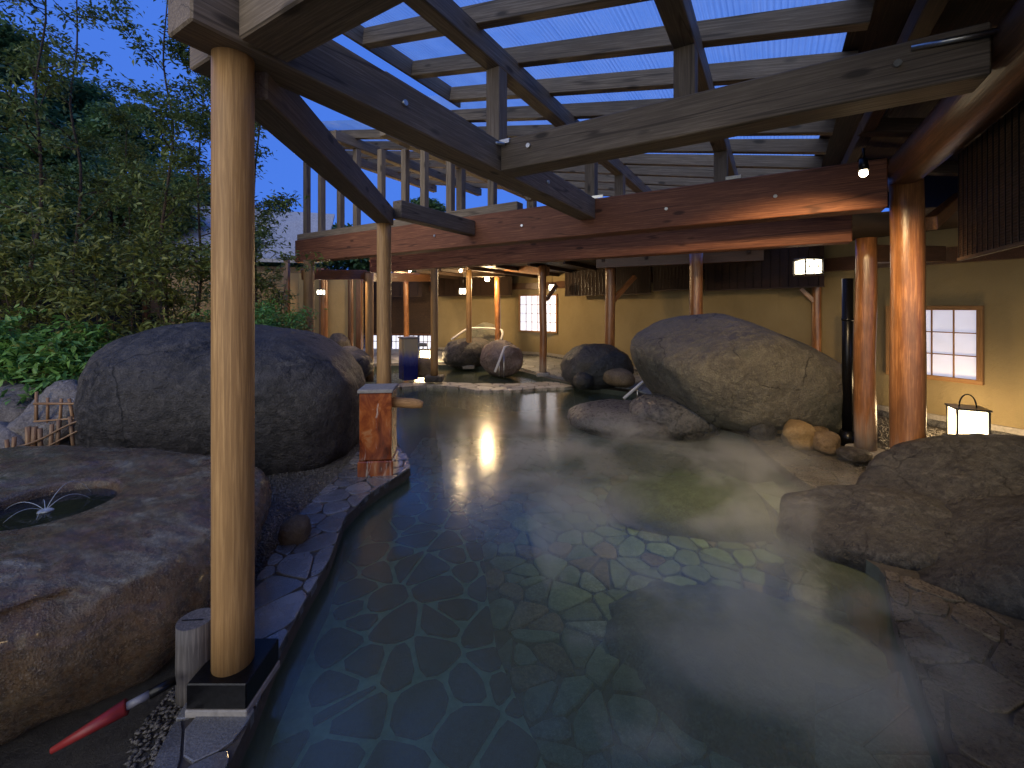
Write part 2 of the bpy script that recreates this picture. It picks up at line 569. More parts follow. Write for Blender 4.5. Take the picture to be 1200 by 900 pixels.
def mesh_obj(name, me, mat, parent=None, mtx=None, smooth=False):
    if mat is not None and not me.materials:
        me.materials.append(mat)
    if smooth:
        me.polygons.foreach_set("use_smooth", [True] * len(me.polygons))
    o = bpy.data.objects.new(name, me)
    COL.objects.link(o)
    if mtx is not None:
        o.matrix_basis = mtx
    return attach(o, parent)


def py_mesh(name, vs, fs):
    me = bpy.data.meshes.new(name)
    me.from_pydata([tuple(v) for v in vs], [], fs)
    me.update()
    return me


def frame(x, zhint=Vector((0, 0, 1))):
    x = x.normalized()
    if abs(x.dot(zhint)) > 0.98:
        zhint = Vector((0, 1, 0))
    y = zhint.cross(x).normalized()
    z = x.cross(y)
    return Matrix((x, y, z)).transposed()


_box_cache = {}


def box_mesh(L, W, H, bev=0.006):
    """box centred on the origin with chamfered edges, length along X"""
    key = (round(L, 3), round(W, 3), round(H, 3), bev)
    if key in _box_cache:
        return _box_cache[key]
    bm = bmesh.new()
    bmesh.ops.create_cube(bm, size=1.0)
    for v in bm.verts:
        v.co = Vector((v.co.x * L, v.co.y * W, v.co.z * H))
    if bev:
        bmesh.ops.bevel(bm, geom=bm.edges[:], offset=min(bev, W * .3, H * .3), segments=1, affect='EDGES', profile=0.5)
    me = bpy.data.meshes.new("box_shape")
    bm.to_mesh(me)
    bm.free()
    _box_cache[key] = me
    return me


def beam(name, p0, p1, w, h, mat, parent=None, bev=0.006, up=Vector((0, 0, 1))):
    d = p1 - p0
    me = box_mesh(d.length, w, h, bev)
    if me.materials and me.materials[0] != mat:
        me = me.copy()
        me.materials.clear()
    mtx = Matrix.Translation((p0 + p1) / 2) @ frame(d, up).to_4x4()
    return mesh_obj(name, me, mat, parent, mtx)


def pole(name, p0, p1, r0, r1, mat, parent=None, seg=24, rings=8, wob=0.0, smooth=True, seed=0):
    d = p1 - p0
    L = d.length
    vs, fs = [], []
    for i in range(rings + 1):
        t = i / rings
        r = r0 + (r1 - r0) * t
        ox = oy = 0
        if wob:
            ox = noise.noise(Vector((t * 1.6, seed, 0))) * wob
            oy = noise.noise(Vector((t * 1.6, seed, 9))) * wob
        for k in range(seg):
            a = 2 * math.pi * k / seg
            rr = r
            if wob:
                rr *= 1 + 0.05 * noise.noise(Vector((math.cos(a) * 1.3, math.sin(a) * 1.3, t * 4 + seed)))
            vs.append((-L / 2 + L * t, math.cos(a) * rr + ox, math.sin(a) * rr + oy))
    for i in range(rings):
        for k in range(seg):
            a, b = i * seg + k, i * seg + (k + 1) % seg
            fs.append((a, b, b + seg, a + seg))
    fs.append(tuple(range(seg))[::-1])
    fs.append(tuple(range(rings * seg, rings * seg + seg)))
    me = py_mesh("pole_shape", vs, fs)
    me.polygons.foreach_set("use_smooth", [smooth] * (len(fs) - 2) + [False, False])
    mtx = Matrix.Translation((p0 + p1) / 2) @ frame(d).to_4x4()
    return mesh_obj(name, me, mat, parent, mtx)


def tube_mesh(paths, seg=8):
    """paths: list of (points, radii)"""
    vs, fs = [], []
    for pts, rad in paths:
        pts = [Vector(p) for p in pts]
        n = len(pts)
        if not hasattr(rad, "__len__"):
            rad = [rad] * n
        elif len(rad) != n:
            rad = list(np.interp(np.linspace(0, 1, n), np.linspace(0, 1, len(rad)), rad))
        base = len(vs)
        prev = None
        for i, p in enumerate(pts):
            t = (pts[min(i + 1, n - 1)] - pts[max(i - 1, 0)]).normalized()
            if prev is None:
                ref = Vector((0, 0, 1)) if abs(t.z) < 0.9 else Vector((1, 0, 0))
                a = t.cross(ref).normalized()
            else:
                a = (prev - t * prev.dot(t)).normalized()
            prev = a
            b = t.cross(a)
            for k in range(seg):
                an = 2 * math.pi * k / seg
                vs.append(p + (a * math.cos(an) + b * math.sin(an)) * rad[i])
        for i in range(n - 1):
            for k in range(seg):
                q, r = base + i * seg + k, base + i * seg + (k + 1) % seg
                fs.append((q, r, r + seg, q + seg))
        fs.append(tuple(base + k for k in range(seg))[::-1])
        fs.append(tuple(base + (n - 1) * seg + k for k in range(seg)))
    return vs, fs


def smooth_path(pts, n=6):
    pts = [Vector(p) for p in pts]
    out = []
    for i in range(len(pts) - 1):
        p0, p1, p2, p3 = pts[max(i - 1, 0)], pts[i], pts[i + 1], pts[min(i + 2, len(pts) - 1)]
        for k in range(n):
            t = k / n
            out.append(0.5 * ((2 * p1) + (p2 - p0) * t + (2 * p0 - 5 * p1 + 4 * p2 - p3) * t * t + (3 * p1 - p0 - 3 * p2 + p3) * t ** 3))
    out.append(pts[-1])
    return out


def tube(name, pts, r, mat, parent=None, seg=10, smooth_n=5):
    vs, fs = tube_mesh([(smooth_path(pts, smooth_n) if smooth_n else pts, r)], seg)
    return mesh_obj(name, py_mesh("tube_shape", vs, fs), mat, parent, smooth=True)


def prism(name, poly, z0, z1, mat, parent=None, inset=0.0, top_inset=0.0, jitter=0.0):
    """polygon (list of (x, y)) extruded; the top edge is chamfered; origin at its centre"""
    n = len(poly)
    cx = sum(p[0] for p in poly) / n
    cy = sum(p[1] for p in poly) / n
    vs, fs = [], []
    tl = (random.uniform(-jitter, jitter), random.uniform(-jitter, jitter))
    for (z, ins) in ((z0, 0), (z1 - top_inset * 0.6, 0), (z1, top_inset)):
        for x, y in poly:
            dx, dy = x - cx, y - cy
            L = math.hypot(dx, dy) or 1
            k = max(0.3, 1 - ins / L)
            zz = z + (tl[0] * dx + tl[1] * dy if z != z0 else 0)
            vs.append((dx * k, dy * k, zz))
    for j in range(2):
        for i in range(n):
            a, b = j * n + i, j * n + (i + 1) % n
            fs.append((a, b, b + n, a + n))
    fs.append(tuple(range(2 * n, 3 * n)))
    me = py_mesh("stone_shape", vs, fs)
    return mesh_obj(name, me, mat, parent, Matrix.Translation((cx, cy, 0)))


def chaikin(p, k=1):
    for _ in range(k):
        q = []
        n = len(p)
        for i in range(n):
            a, b = p[i], p[(i + 1) % n]
            q.append((a[0] * .78 + b[0] * .22, a[1] * .78 + b[1] * .22))
            q.append((a[0] * .22 + b[0] * .78, a[1] * .22 + b[1] * .78))
        p = q
    return p


def area(p):
    return 0.5 * sum(p[i][0] * p[(i + 1) % len(p)][1] - p[(i + 1) % len(p)][0] * p[i][1] for i in range(len(p)))


def inside(p, poly):
    x, y = p
    c = False
    n = len(poly)
    for i in range(n):
        x1, y1 = poly[i]
        x2, y2 = poly[(i + 1) % n]
        if (y1 > y) != (y2 > y) and x < (x2 - x1) * (y - y1) / (y2 - y1) + x1:
            c = not c
    return c


def voronoi_cells(region, spacing, gap, seed, stretch=1.0, rnd=0.42):
    r = random.Random(seed)
    xs = [p[0] for p in region]
    ys = [p[1] for p in region]
    seeds = []
    y, row = min(ys) - spacing, 0
    while y < max(ys) + spacing:
        x = min(xs) - spacing + (spacing * .5 if row % 2 else 0)
        while x < max(xs) + spacing:
            seeds.append((x + r.uniform(-rnd, rnd) * spacing, y + r.uniform(-rnd, rnd) * spacing * stretch))
            x += spacing
        y += spacing * 0.87 * stretch
        row += 1
    # drop some seeds so that sizes differ
    seeds = [s for s in seeds if r.random() > 0.14]
    arr = np.array(seeds)
    cells = []
    for i, s in enumerate(seeds):
        d = np.hypot(arr[:, 0] - s[0], arr[:, 1] - s[1])
        near = np.argsort(d)[1:16]
        if not inside(s, region) and d[near[0]] > spacing * 3:
            continue
        poly = list(region)
        for j in near:
            q = seeds[j]
            nx, ny = q[0] - s[0], q[1] - s[1]
            L = math.hypot(nx, ny)
            if L < 1e-6:
                continue
            nx /= L
            ny /= L
            lim = nx * s[0] + ny * s[1] + L / 2 - gap / 2
            out = []
            for k in range(len(poly)):
                a, b = poly[k], poly[(k + 1) % len(poly)]
                da, db = nx * a[0] + ny * a[1] - lim, nx * b[0] + ny * b[1] - lim
                if da <= 0:
                    out.append(a)
                if (da < 0) != (db < 0) and da != db:
                    t = da / (da - db)
                    out.append((a[0] + (b[0] - a[0]) * t, a[1] + (b[1] - a[1]) * t))
            poly = out
            if len(poly) < 3:
                break
        if len(poly) < 3 or abs(area(poly)) < (spacing * 0.25) ** 2:
            continue
        if area(poly) < 0:
            poly = poly[::-1]
        cl = []
        for p in poly:
            if not cl or math.hypot(p[0] - cl[-1][0], p[1] - cl[-1][1]) > 0.004:
                cl.append(p)
        if len(cl) >= 3:
            cells.append(cl)
    return cells


def sheet(name, poly, z, mat, kind=None, parent=None, holes=()):
    loops = [[Vector((x, y, 0)) for x, y in poly]] + [[Vector((x, y, 0)) for x, y in h] for h in holes]
    tris = tessellate_polygon(loops)
    pts = [p for lp in loops for p in lp]
    fs = []
    for t in tris:
        a, b, c = (pts[i] for i in t)
        if (b - a).cross(c - a).z < 0:
            t = (t[0], t[2], t[1])
        fs.append(tuple(t))
    me = py_mesh(name + "_shape", [(p.x, p.y, z) for p in pts], fs)
    o = mesh_obj(name, me, mat, parent)
    if kind:
        o['kind'] = kind
    return o


def ico(sub):
    bm = bmesh.new()
    bmesh.ops.create_icosphere(bm, subdivisions=sub, radius=1.0)
    vs = np.array([v.co[:] for v in bm.verts])
    fs = [tuple(v.index for v in f.verts) for f in bm.faces]
    bm.free()
    return vs, fs


_ico = {}


def rock(name, c, rad, mat, seed=0, rot=(0, 0, 0), planes=(), sub=5, amp=0.10, freq=1.1, parent=None, bumps=(), ridg=0.5, floor=None, pw=2.3, rough=1.0, sharp=14.0):
    """star-shaped stone: an ellipsoid cut softly by planes, with layered noise"""
    if sub not in _ico:
        _ico[sub] = ico(sub)
    vs, fs = _ico[sub]
    E = Matrix.Rotation(rot[2], 3, 'Z') @ Matrix.Rotation(rot[1], 3, 'Y') @ Matrix.Rotation(rot[0], 3, 'X')
    Ei = np.array(E.inverted())
    loc = vs @ Ei.T
    r = 1.0 / (np.abs(loc[:, 0] / rad[0]) ** pw + np.abs(loc[:, 1] / rad[1]) ** pw + np.abs(loc[:, 2] / rad[2]) ** pw) ** (1 / pw)
    k = sharp / max(rad)
    acc = np.exp(-k * r)
    for n_, d_ in planes:
        n_ = np.array(Vector(n_).normalized())
        dd = vs @ n_
        rp = np.where(dd > 1e-3, d_ / np.maximum(dd, 1e-3), 50.0)
        acc += np.exp(-k * np.minimum(rp, 50))
    r = -np.log(acc) / k
    P = vs * r[:, None]
    m = max(rad)
    out = np.empty_like(P)
    so = Vector((seed * 3.7, seed * 1.3, seed * 7.1))
    for i in range(len(P)):
        p = Vector(P[i])
        q = p * (freq / m) + so
        a = noise.fractal(q, 1.0, 2.0, 3)
        b = noise.ridged_multi_fractal(q * 2.3, 0.9, 2.2, 4, 1.0, 2.0)
        f_ = noise.fractal(q * 9, 0.8, 2.1, 3)
        s = 1 + amp * a - amp * ridg * 0.22 * (b - 1.2) + amp * 0.10 * f_
        g_ = noise.fractal(p * 3.2 + so, 0.7, 2.1, 6)
        h_ = noise.noise(p * 1.7 - so)
        s += rough * (0.038 * g_ + 0.06 * h_ * abs(h_)) / max(m, .35)
        out[i] = np.array(p) * s
    for (bc, br, bh) in bumps:
        d = np.linalg.norm(P - np.array(bc), axis=1)
        w = np.exp(-(d / br) ** 2)
        out *= (1 + bh * w)[:, None]
    if floor is not None:
        out[:, 2] = np.maximum(out[:, 2], floor - c[2])
    me = bpy.data.meshes.new("rock_shape")
    me.from_pydata(out.tolist(), [], fs)
    me.update()
    return mesh_obj(name, me, mat, parent, Matrix.Translation(c), smooth=True)


def rock_thing(name, label, cat, *a, group=None, **k):
    o = rock(name, *a, **k)
    return setp(o, label, cat, group)


def point_light(parent, p, watts, r=0.03, color=WARM, spot=None, aim=None, blend=0.4):
    d = bpy.data.lights.new("bulb_light", 'SPOT' if spot else 'POINT')
    d.energy = watts
    d.color = color
    d.shadow_soft_size = r
    if spot:
        d.spot_size = R(spot)
        d.spot_blend = blend
    o = bpy.data.objects.new("bulb_light", d)
    COL.objects.link(o)
    if aim is not None:
        q = (Vector(aim) - Vector(p)).to_track_quat('-Z', 'Y')
        o.matrix_basis = Matrix.Translation(p) @ q.to_matrix().to_4x4()
    else:
        o.matrix_basis = Matrix.Translation(p)
    return attach(o, parent)


# ================================================================== THE SETTING
WZ = -0.12
BENCH_Z, DEEP_Z = -0.36, -0.60
xy = lambda p: (p.x, p.y)
# outline of the bath, anticlockwise from the near left
left_edge = [(262, 900), (300, 822), (322, 765), (352, 708), (385, 652), (402, 605), (428, 580), (456, 562), (479, 547), (474, 532), (466, 515), (460, 492), (448, 470), (436, 458), (428, 452)]
pool = [xy(gp(150, 1200)), xy(gp(215, 1000))] + [xy(gp(x, y)) for x, y in left_edge]
far_edge = [(425, 440), (440, 428), (505, 426), (560, 428), (612, 434), (650, 444), (690, 452), (740, 458)]
pool += [xy(gp(x, y)) for x, y in far_edge]
right_edge = [(790, 478), (835, 498), (872, 508), (900, 532), (930, 555), (965, 578), (985, 600), (1000, 640), (1030, 660), (1038, 672), (1050, 722), (1078, 790), (1100, 850), (1116, 900), (1160, 1050), (1190, 1200)]
pool += [xy(gp(x, y)) for x, y in right_edge]
pool += [(1.9, 0.2), (1.9, -2.0), (-0.7, -2.0), (-0.75, 0.5)]
big = [(-60, -10), (40, -10), (40, 60), (-60, 60)]
ground = sheet('ground', big, -0.03, M['ground'], 'structure', holes=[pool])

# bath walls
vs, fs = [], []
n = len(pool)
for x, y in pool:
    vs += [(x, y, -0.03), (x, y, -0.9)]
for i in range(n):
    a, b = 2 * i, 2 * ((i + 1) % n)
    fs.append((a, a + 1, b + 1, b))
o = mesh_obj('bath_wall', py_mesh('bath_wall_shape', vs, fs), M['grout_d'])
o['kind'] = 'structure'
xs = [p[0] for p in pool]
ys = [p[1] for p in pool]
fl = sheet('bath_floor', [(min(xs) - 1, min(ys) - 1), (max(xs) + 1, min(ys) - 1), (max(xs) + 1, max(ys) + 1), (min(xs) - 1, max(ys) + 1)], DEEP_Z - 0.03, M['grout_d'], 'structure')
# the water: a fine grid is not needed, the ripple is fine relief
water = sheet('water', [(p[0] * 1.0, p[1]) for p in pool], WZ, M['water'], 'structure')

# submerged bench along the left with dark stones and pale joints
bench_edge = [(425, 553), (470, 556), (520, 572), (545, 600), (566, 645), (572, 700), (582, 760), (612, 832), (655, 930), (720, 1150)]
bench = [xy(gp(x, y, BENCH_Z)) for x, y in bench_edge] + [(-0.5, 0.4), (-1.6, 0.6), (-1.9, 2.2), (-1.8, 3.6), (-1.7, 4.6)]
bench = bench[::-1] if area(bench) < 0 else bench
bn = sheet('bath_bench', bench, BENCH_Z - 0.015, M['grout_l'], 'structure')
vs, fs = [], []
for x, y in bench:
    vs += [(x, y, BENCH_Z - 0.015), (x, y, -0.9)]
n = len(bench)
for i in range(n):
    a, b = 2 * i, 2 * ((i + 1) % n)
    fs.append((a, b, b + 1, a + 1))
mesh_obj('bench_side', py_mesh('bench_side_shape', vs, fs), M['grout_l'], bn)
cnt = 0
for c in voronoi_cells(bench, 0.235, 0.030, 11):
    g = [sum(p[0] for p in c) / len(c), sum(p[1] for p in c) / len(c)]
    if not inside(g, pool):
        continue
    prism('flagstone', chaikin(c), BENCH_Z - 0.04, BENCH_Z + random.uniform(-.003, .003), M['bench_stone'], bn, top_inset=0.006)
    cnt += 1
deep_region = [(-1.6, 1.2), (3.3, 1.2), (4.0, 6.0), (2.6, 7.2), (-1.5, 7.2)]
deep = []
for c in voronoi_cells(deep_region, 0.215, 0.016, 5, rnd=0.62):
    g = [sum(p[0] for p in c) / len(c), sum(p[1] for p in c) / len(c)]
    if inside(g, pool) and not inside(g, bench):
        deep.append((math.hypot(g[0], g[1]), c))
deep.sort(key=lambda t: t[0])
k = len(deep)
for d_, c in deep[:285]:
    prism('flagstone', chaikin(c), DEEP_Z - 0.05, DEEP_Z + random.uniform(-.008, .008), M[random.choice(('floor_stone', 'floor_stone', 'floor_stone', 'floor_stone2', 'floor_stone', 'floor_stone3'))], fl, top_inset=0.012, jitter=.03)
vs, fs = [], []
for d_, c in deep[285:]:
    c = chaikin(c)
    b0 = len(vs)
    for z_ in (DEEP_Z - .04, DEEP_Z + random.uniform(-.004, .004)):
        vs += [(x, y, z_) for x, y in c]
    m_ = len(c)
    fs += [(b0 + i, b0 + (i + 1) % m_, b0 + m_ + (i + 1) % m_, b0 + m_ + i) for i in range(m_)]
    fs.append(tuple(range(b0 + m_, b0 + 2 * m_)))
o = mesh_obj('far_flagstones', py_mesh('far_flagstones_shape', vs, fs), M['floor_stone'], fl)
o['kind'] = 'stuff'
print("floor stones", cnt, k)
# pale slabs of the submerged step at the near right, and one further back
step = [gp(x, y, -0.21) for x, y in [(955, 798), (998, 806), (1040, 792), (1080, 770), (1120, 900), (1190, 1150), (955, 1150)]]
step = [xy(p) for p in step]
step = step[::-1] if area(step) < 0 else step
stp = sheet('bath_step', step, -0.222, M['grout_d'], 'structure')
for c in voronoi_cells(step, 0.30, 0.010, 21, rnd=.45):
    prism('flagstone', c, -0.34, -0.212, M['slab'], stp, top_inset=0.004)
step2 = [xy(gp(x, y, -0.24)) for x, y in [(878, 566), (930, 560), (985, 590), (960, 606), (925, 612)]]
step2 = step2[::-1] if area(step2) < 0 else step2
st2 = sheet('bath_step', step2, -0.262, M['grout_d'], 'structure')
for c in voronoi_cells(step2, 0.26, 0.012, 22):
    prism('flagstone', c, -0.5, -0.25, M['slab'], st2, top_inset=0.004)


# flagstone kerbs round the bath
def kerb(name, region_px, spacing, gap, seed, mat, z=0.0, extra=()):
    reg = [xy(gp(x, y)) for x, y in region_px] + list(extra)
    if area(reg) < 0:
        reg = reg[::-1]
    s = sheet(name, reg, -0.014, M['joint'], 'structure')
    vs, fs = [], []
    for x, y in reg:
        vs += [(x, y, -0.0142), (x, y, -0.09)]
    n = len(reg)
    for i in range(n):
        a, b = 2 * i, 2 * ((i + 1) % n)
        fs.append((a, b, b + 1, a + 1))
    mesh_obj('kerb_side', py_mesh('kerb_side_shape', vs, fs), M['joint'], s)
    for c in voronoi_cells(reg, spacing, gap, seed):
        prism('flagstone', chaikin(c), -0.05, z + random.uniform(-.003, .004), mat, s, top_inset=0.004, jitter=0.012)
    return s


lk = [(x + 2, y) for x, y in left_edge[:10]]
kerb('left_kerb', [(195, 1000)] + [(175, 900), (205, 842), (238, 790), (262, 745), (292, 690), (325, 640), (352, 600), (392, 560), (418, 530), (450, 512)][0:] + [(472, 528)] + lk[::-1], 0.21, 0.009, 3, M['curb'])
kerb('right_kerb', [(1036, 665), (1100, 688), (1200, 735), (1420, 840), (1700, 1100), (1188, 1200), (1158, 1050), (1114, 900), (1098, 850), (1076, 790), (1048, 722)], 0.20, 0.014, 4, M['curb_r'])
kerb('boulder_kerb', [(870, 505), (905, 498), (960, 530), (1040, 560), (1060, 590), (1000, 606), (967, 580), (930, 556), (900, 533)], 0.24, 0.012, 6, M['curb_r'])
# the narrow stone sill between the two basins
sill_px = [(436, 452), (470, 449), (520, 447.5), (560, 449), (600, 449.5), (640, 447), (675, 449), (676, 453), (640, 454.5), (602, 457), (560, 457.5), (535, 453), (500, 451), (460, 454), (437, 456)]
reg = [xy(gp(x, y, -0.06)) for x, y in sill_px]
reg = reg[::-1] if area(reg) < 0 else reg
sl = sheet('stone_sill', reg, -0.075, M['joint'], 'structure')
for c in voronoi_cells(reg, 0.30, 0.012, 9, rnd=0.3):
    prism('flagstone', chaikin(c), -0.5, -0.06, M['sill_stone'], sl, top_inset=0.01)
# paved deck beyond the upper basin
deck_px = [(430, 426), (505, 424), (560, 426), (612, 431), (650, 442), (690, 449), (740, 455), (790, 470), (800, 440), (700, 418), (640, 412), (520, 404), (420, 404)]
reg = [xy(gp(x, y, 0.0)) for x, y in deck_px]
reg = reg[::-1] if area(reg) < 0 else reg
dk = sheet('deck', reg, -0.012, M['joint'], 'structure')
for i, c in enumerate(voronoi_cells(reg, 0.42, 0.02, 10)):
    prism('flagstone', c, -0.05, 0.0, M['slab'], dk, top_inset=0.008)


# gravel
def pebbles(name, poly_px, count, smin, smax, seed, mat):
    reg = [xy(gp(x, y)) for x, y in poly_px]
    r = np.random.default_rng(seed)
    xs = [p[0] for p in reg]
    ys = [p[1] for p in reg]
    base = np.array([(1, 0, 0), (-1, 0, 0), (0, 1, 0), (0, -1, 0), (0, 0, .7), (0, 0, -.7)], float)
    tf = [(0, 2, 4), (2, 1, 4), (1, 3, 4), (3, 0, 4), (2, 0, 5), (1, 2, 5), (3, 1, 5), (0, 3, 5)]
    vs, fs = [], []
    k = miss = 0
    while k < count:
        p = (r.uniform(min(xs), max(xs)), r.uniform(min(ys), max(ys)))
        if not inside(p, reg) or inside(p, pool):
            miss += 1
            if miss > 60000:
                break
            continue
        s = r.uniform(smin, smax)
        a = r.uniform(0, 6.28)
        ca, sa = math.cos(a), math.sin(a)
        sc_ = np.array([s * r.uniform(.8, 1.5), s * r.uniform(.6, 1.1), s * r.uniform(.5, .9)])
        b = (base + r.normal(0, .12, base.shape)) * sc_
        xx = b[:, 0] * ca - b[:, 1] * sa + p[0]
        yy = b[:, 0] * sa + b[:, 1] * ca + p[1]
        zz = b[:, 2] - 0.028 + s * .3
        o_ = len(vs)
        vs += list(zip(xx, yy, zz))
        fs += [(i + o_, j + o_, l_ + o_) for i, j, l_ in tf]
        k += 1
    me = py_mesh(name, vs, fs)
    o = mesh_obj(name, me, mat, smooth=True)
    return o


g1 = pebbles('gravel', [(150, 1000), (150, 860), (220, 780), (300, 640), (310, 560), (400, 500), (470, 470), (470, 520), (440, 520), (390, 562), (325, 642), (262, 748), (205, 845), (170, 1000)], 12000, 0.006, 0.013, 1, M['pebble'])
setp(g1, 'dark wet gravel between the left kerb and the boulders', 'gravel', kind='stuff')
g2 = pebbles('gravel', [(985, 530), (1027, 486), (1200, 522), (1500, 620), (1400, 720), (1200, 640), (1100, 600), (1020, 570)], 9000, 0.008, 0.018, 2, M['pebble'])
setp(g2, 'grey gravel round the glowing floor lantern by the wall', 'gravel', kind='stuff')

# hillside rising on the left
nx_, ny_ = 60, 60
vs, fs = [], []
for j in range(ny_ + 1):
    for i in range(nx_ + 1):
        x = -60 + 56 * i / nx_
        y = -1 + 61 * j / ny_
        d = max(0, (-x - 5.2) - 0.12 * (y - 6))
        h = -0.4 + 0.42 * d + 0.5 * noise.fractal(Vector((x * .3, y * .3, 0)), 1, 2, 4)
        if d <= 0: h = -0.4
        h = min(h, 13 + 0.1 * d)
        vs.append((x, y, h))
for j in range(ny_):
    for i in range(nx_):
        a = j * (nx_ + 1) + i
        fs.append((a, a + 1, a + nx_ + 2, a + nx_ + 1))
o = mesh_obj('hillside', py_mesh('hillside_shape', vs, fs), M['hill'], smooth=True)
o['kind'] = 'structure'

# ================================================================== THE PAVILION
pav = empty('bath_pavilion', (0.5, 5.0, 0), 'open timber bath pavilion with pale posts, red beams and fluted skylight roof', 'pavilion')
ZB = 2.64   # underside of the tie beams
TB = 0.24


def rbeam(name, s0, q0, s1, q1, zb, h, w, mat, z1=None, label=None, bev=0.008):
    a = uq(s0, q0, zb + h / 2)
    b = uq(s1, q1, (zb if z1 is None else z1) + h / 2)
    o = beam(name, a, b, w, h, mat, pav, bev)
    if label: o['label'] = label
    return o


rbeam('tie_beam', 0, -2.24, 0, 1.84, ZB, TB, 0.20, M['beam'])
rbeam('tie_beam', -0.12, -1.99, -2.7, -1.99, ZB + .001, TB, 0.20, M['beam'])
rbeam('tie_beam', 0.12, -1.99, 0.30, -1.99, ZB + .001, TB, 0.20, M['beam'])
rbeam('tie_beam', -0.101, -0.10, -2.72, -0.10, ZB + .002, TB, 0.20, M['beam'])
# main red beam and the second one behind
rbeam('main_beam', -2.72, 1.97, 5.95, 1.97, 2.46, 0.42, 0.24, M['red_beam'], label='long red stained beam across the bath')
rbeam('main_beam', -2.62, 3.10, 5.2, 3.10, 2.32, 0.32, 0.22, M['red_beam'])
rbeam('sill_beam', 1.0, 1.97, 5.95, 1.97, 2.883, 0.12, 0.16, M['beam'])
# diagonal eave beam from the near post to the second post, then on to the red beam
P1 = Vector((-1.16, 1.78, 0))
P2 = gp(450, 530)
d12 = (P2 - P1).normalized()
a = P1 + d12 * 0.10
b = P2 + d12 * 0.10
beam('eave_beam', Vector((a.x, a.y, 2.62)), Vector((b.x, b.y, 2.62)), 0.17, 0.20, M['beam'], pav, 0.008)
rbeam('eave_beam', 1.72, 0.46, 1.72, 1.84, 2.60, 0.2, 0.14, M['beam'])
# big dark log over the right hand posts
a, b = uq(-2.86, 2.25, 2.80), uq(-2.86, -3.4, 2.80)
o = pole('log_beam', a, b, 0.145, 0.16, M['log_dark'], pav, 28, 16, 0.03)

SL = 0.2


def roof_z(s):   # underside of the purlins
    return 3.49 + SL * s


# purlins (level, along V) with struts beneath
for s, q0, q1 in ((0.0, -3.2, 5.6), (-1.42, -3.6, 5.2), (1.45, 0.0, 5.6), (2.9, 1.3, 5.6), (4.3, 1.5, 5.6), (5.75, 1.6, 5.6)):
    z = roof_z(s)
    o = beam('purlin', uq(s, q0, z + .08), uq(s, q1, z + .08), 0.13, 0.17, M['beam'], pav)
for s, q, zb in ((0.0, -0.10, ZB + TB), (-1.42, -0.10, ZB + TB), (0.0, 1.97, 2.885), (-1.42, 1.97, 2.885), (0.0, -1.99, ZB + TB), (-1.42, -1.99, ZB + TB), (-1.42, 3.1, 2.64), (0, 3.1, 2.64), (1.45, 3.1, 2.64), (2.9, 3.1, 2.64)):
    zt = roof_z(s)
    beam('strut', uq(s, q, zb), uq(s, q, zt), 0.125, 0.125, M['beam'], pav, up=V)
for s in (5.75, 5.29, 4.74, 4.30, 3.68, 3.13, 2.72, 2.2, 1.45, 0.85):
    beam('strut', uq(s, 1.97, 3.003), uq(s, 1.97, roof_z(s) - .005), 0.10, 0.10, M['beam'], pav, up=V)
# metal straps at the joints
for s, q in ((0.0, -0.10), (0.0, 1.97), (-1.42, 1.97)):
    c = uq(s - .12, q - .115, ZB + TB - .02 if q < 1 else 2.9)
    beam('metal_strap', c - U * .07, c + U * .07, 0.006, 0.035, M['steel'], pav, 0.002, up=Vector((0, 0, 1)))

for s, q, z in ((-.35, -2.095, ZB + .12), (-.35, -.205, ZB + .15), (-2.4, -.205, ZB + .14), (-.104, -1.2, ZB + .12), (-.104, .6, ZB + .12), (-1.3, -2.095, ZB + .12), (-1.9, 1.845, 2.66), (-.9, 1.845, 2.66), (.9, 1.845, 2.66), (2.4, 1.845, 2.66)):
    n__ = V if abs(q + 1.2) > .01 and abs(q - .6) > .01 else U
    c = uq(s, q, z)
    pole('bolt', c + n__ * .02, c - n__ * .012, .017, .017, M['steel'], pav, 10, 1)
tube('turnbuckle', [uq(-2.45, -.20, ZB + .2), uq(-2.74, -.24, ZB + .17)], .014, M['steel'], pav, 8, 0)
tube('turnbuckle', [uq(-.16, -.23, ZB + .19), uq(.02, -.30, ZB + .23)], .012, M['steel'], pav, 8, 0)
tube('turnbuckle', [uq(.30, -1.5, ZB + .22), uq(.12, -1.3, ZB + .2)], .014, M['steel'], pav, 8, 0)

# rafters rising to the left, across the purlins
RAF = 0.585
q = -3.35
raf_q = []
while q < 5.7:
    raf_q.append(q)
    q += RAF


def left_end(q):
    if q < 0.95:
        return 1.15
    if q < 1.5:
        return 1.95
    return 6.15


for q in raf_q:
    s0, s1 = -2.36, left_end(q)
    z = lambda s: roof_z(s) + 0.165 + 0.07
    beam('rafter', uq(s0, q, z(s0)), uq(s1, q, z(s1)), 0.085, 0.14, M['beam'], pav, 0.004)
# fascia on the diagonal eave and along the right edge
for (s0, q0, s1, q1) in ((1.17, -3.4, 1.17, 0.9), (1.97, 0.9, 1.97, 1.5), (6.17, 1.5, 6.17, 5.7)):
    beam('fascia', uq(s0, q0, roof_z(s0) + .24), uq(s1, q1, roof_z(s1) + .24), 0.025, 0.17, M['beam'], pav, 0.003)


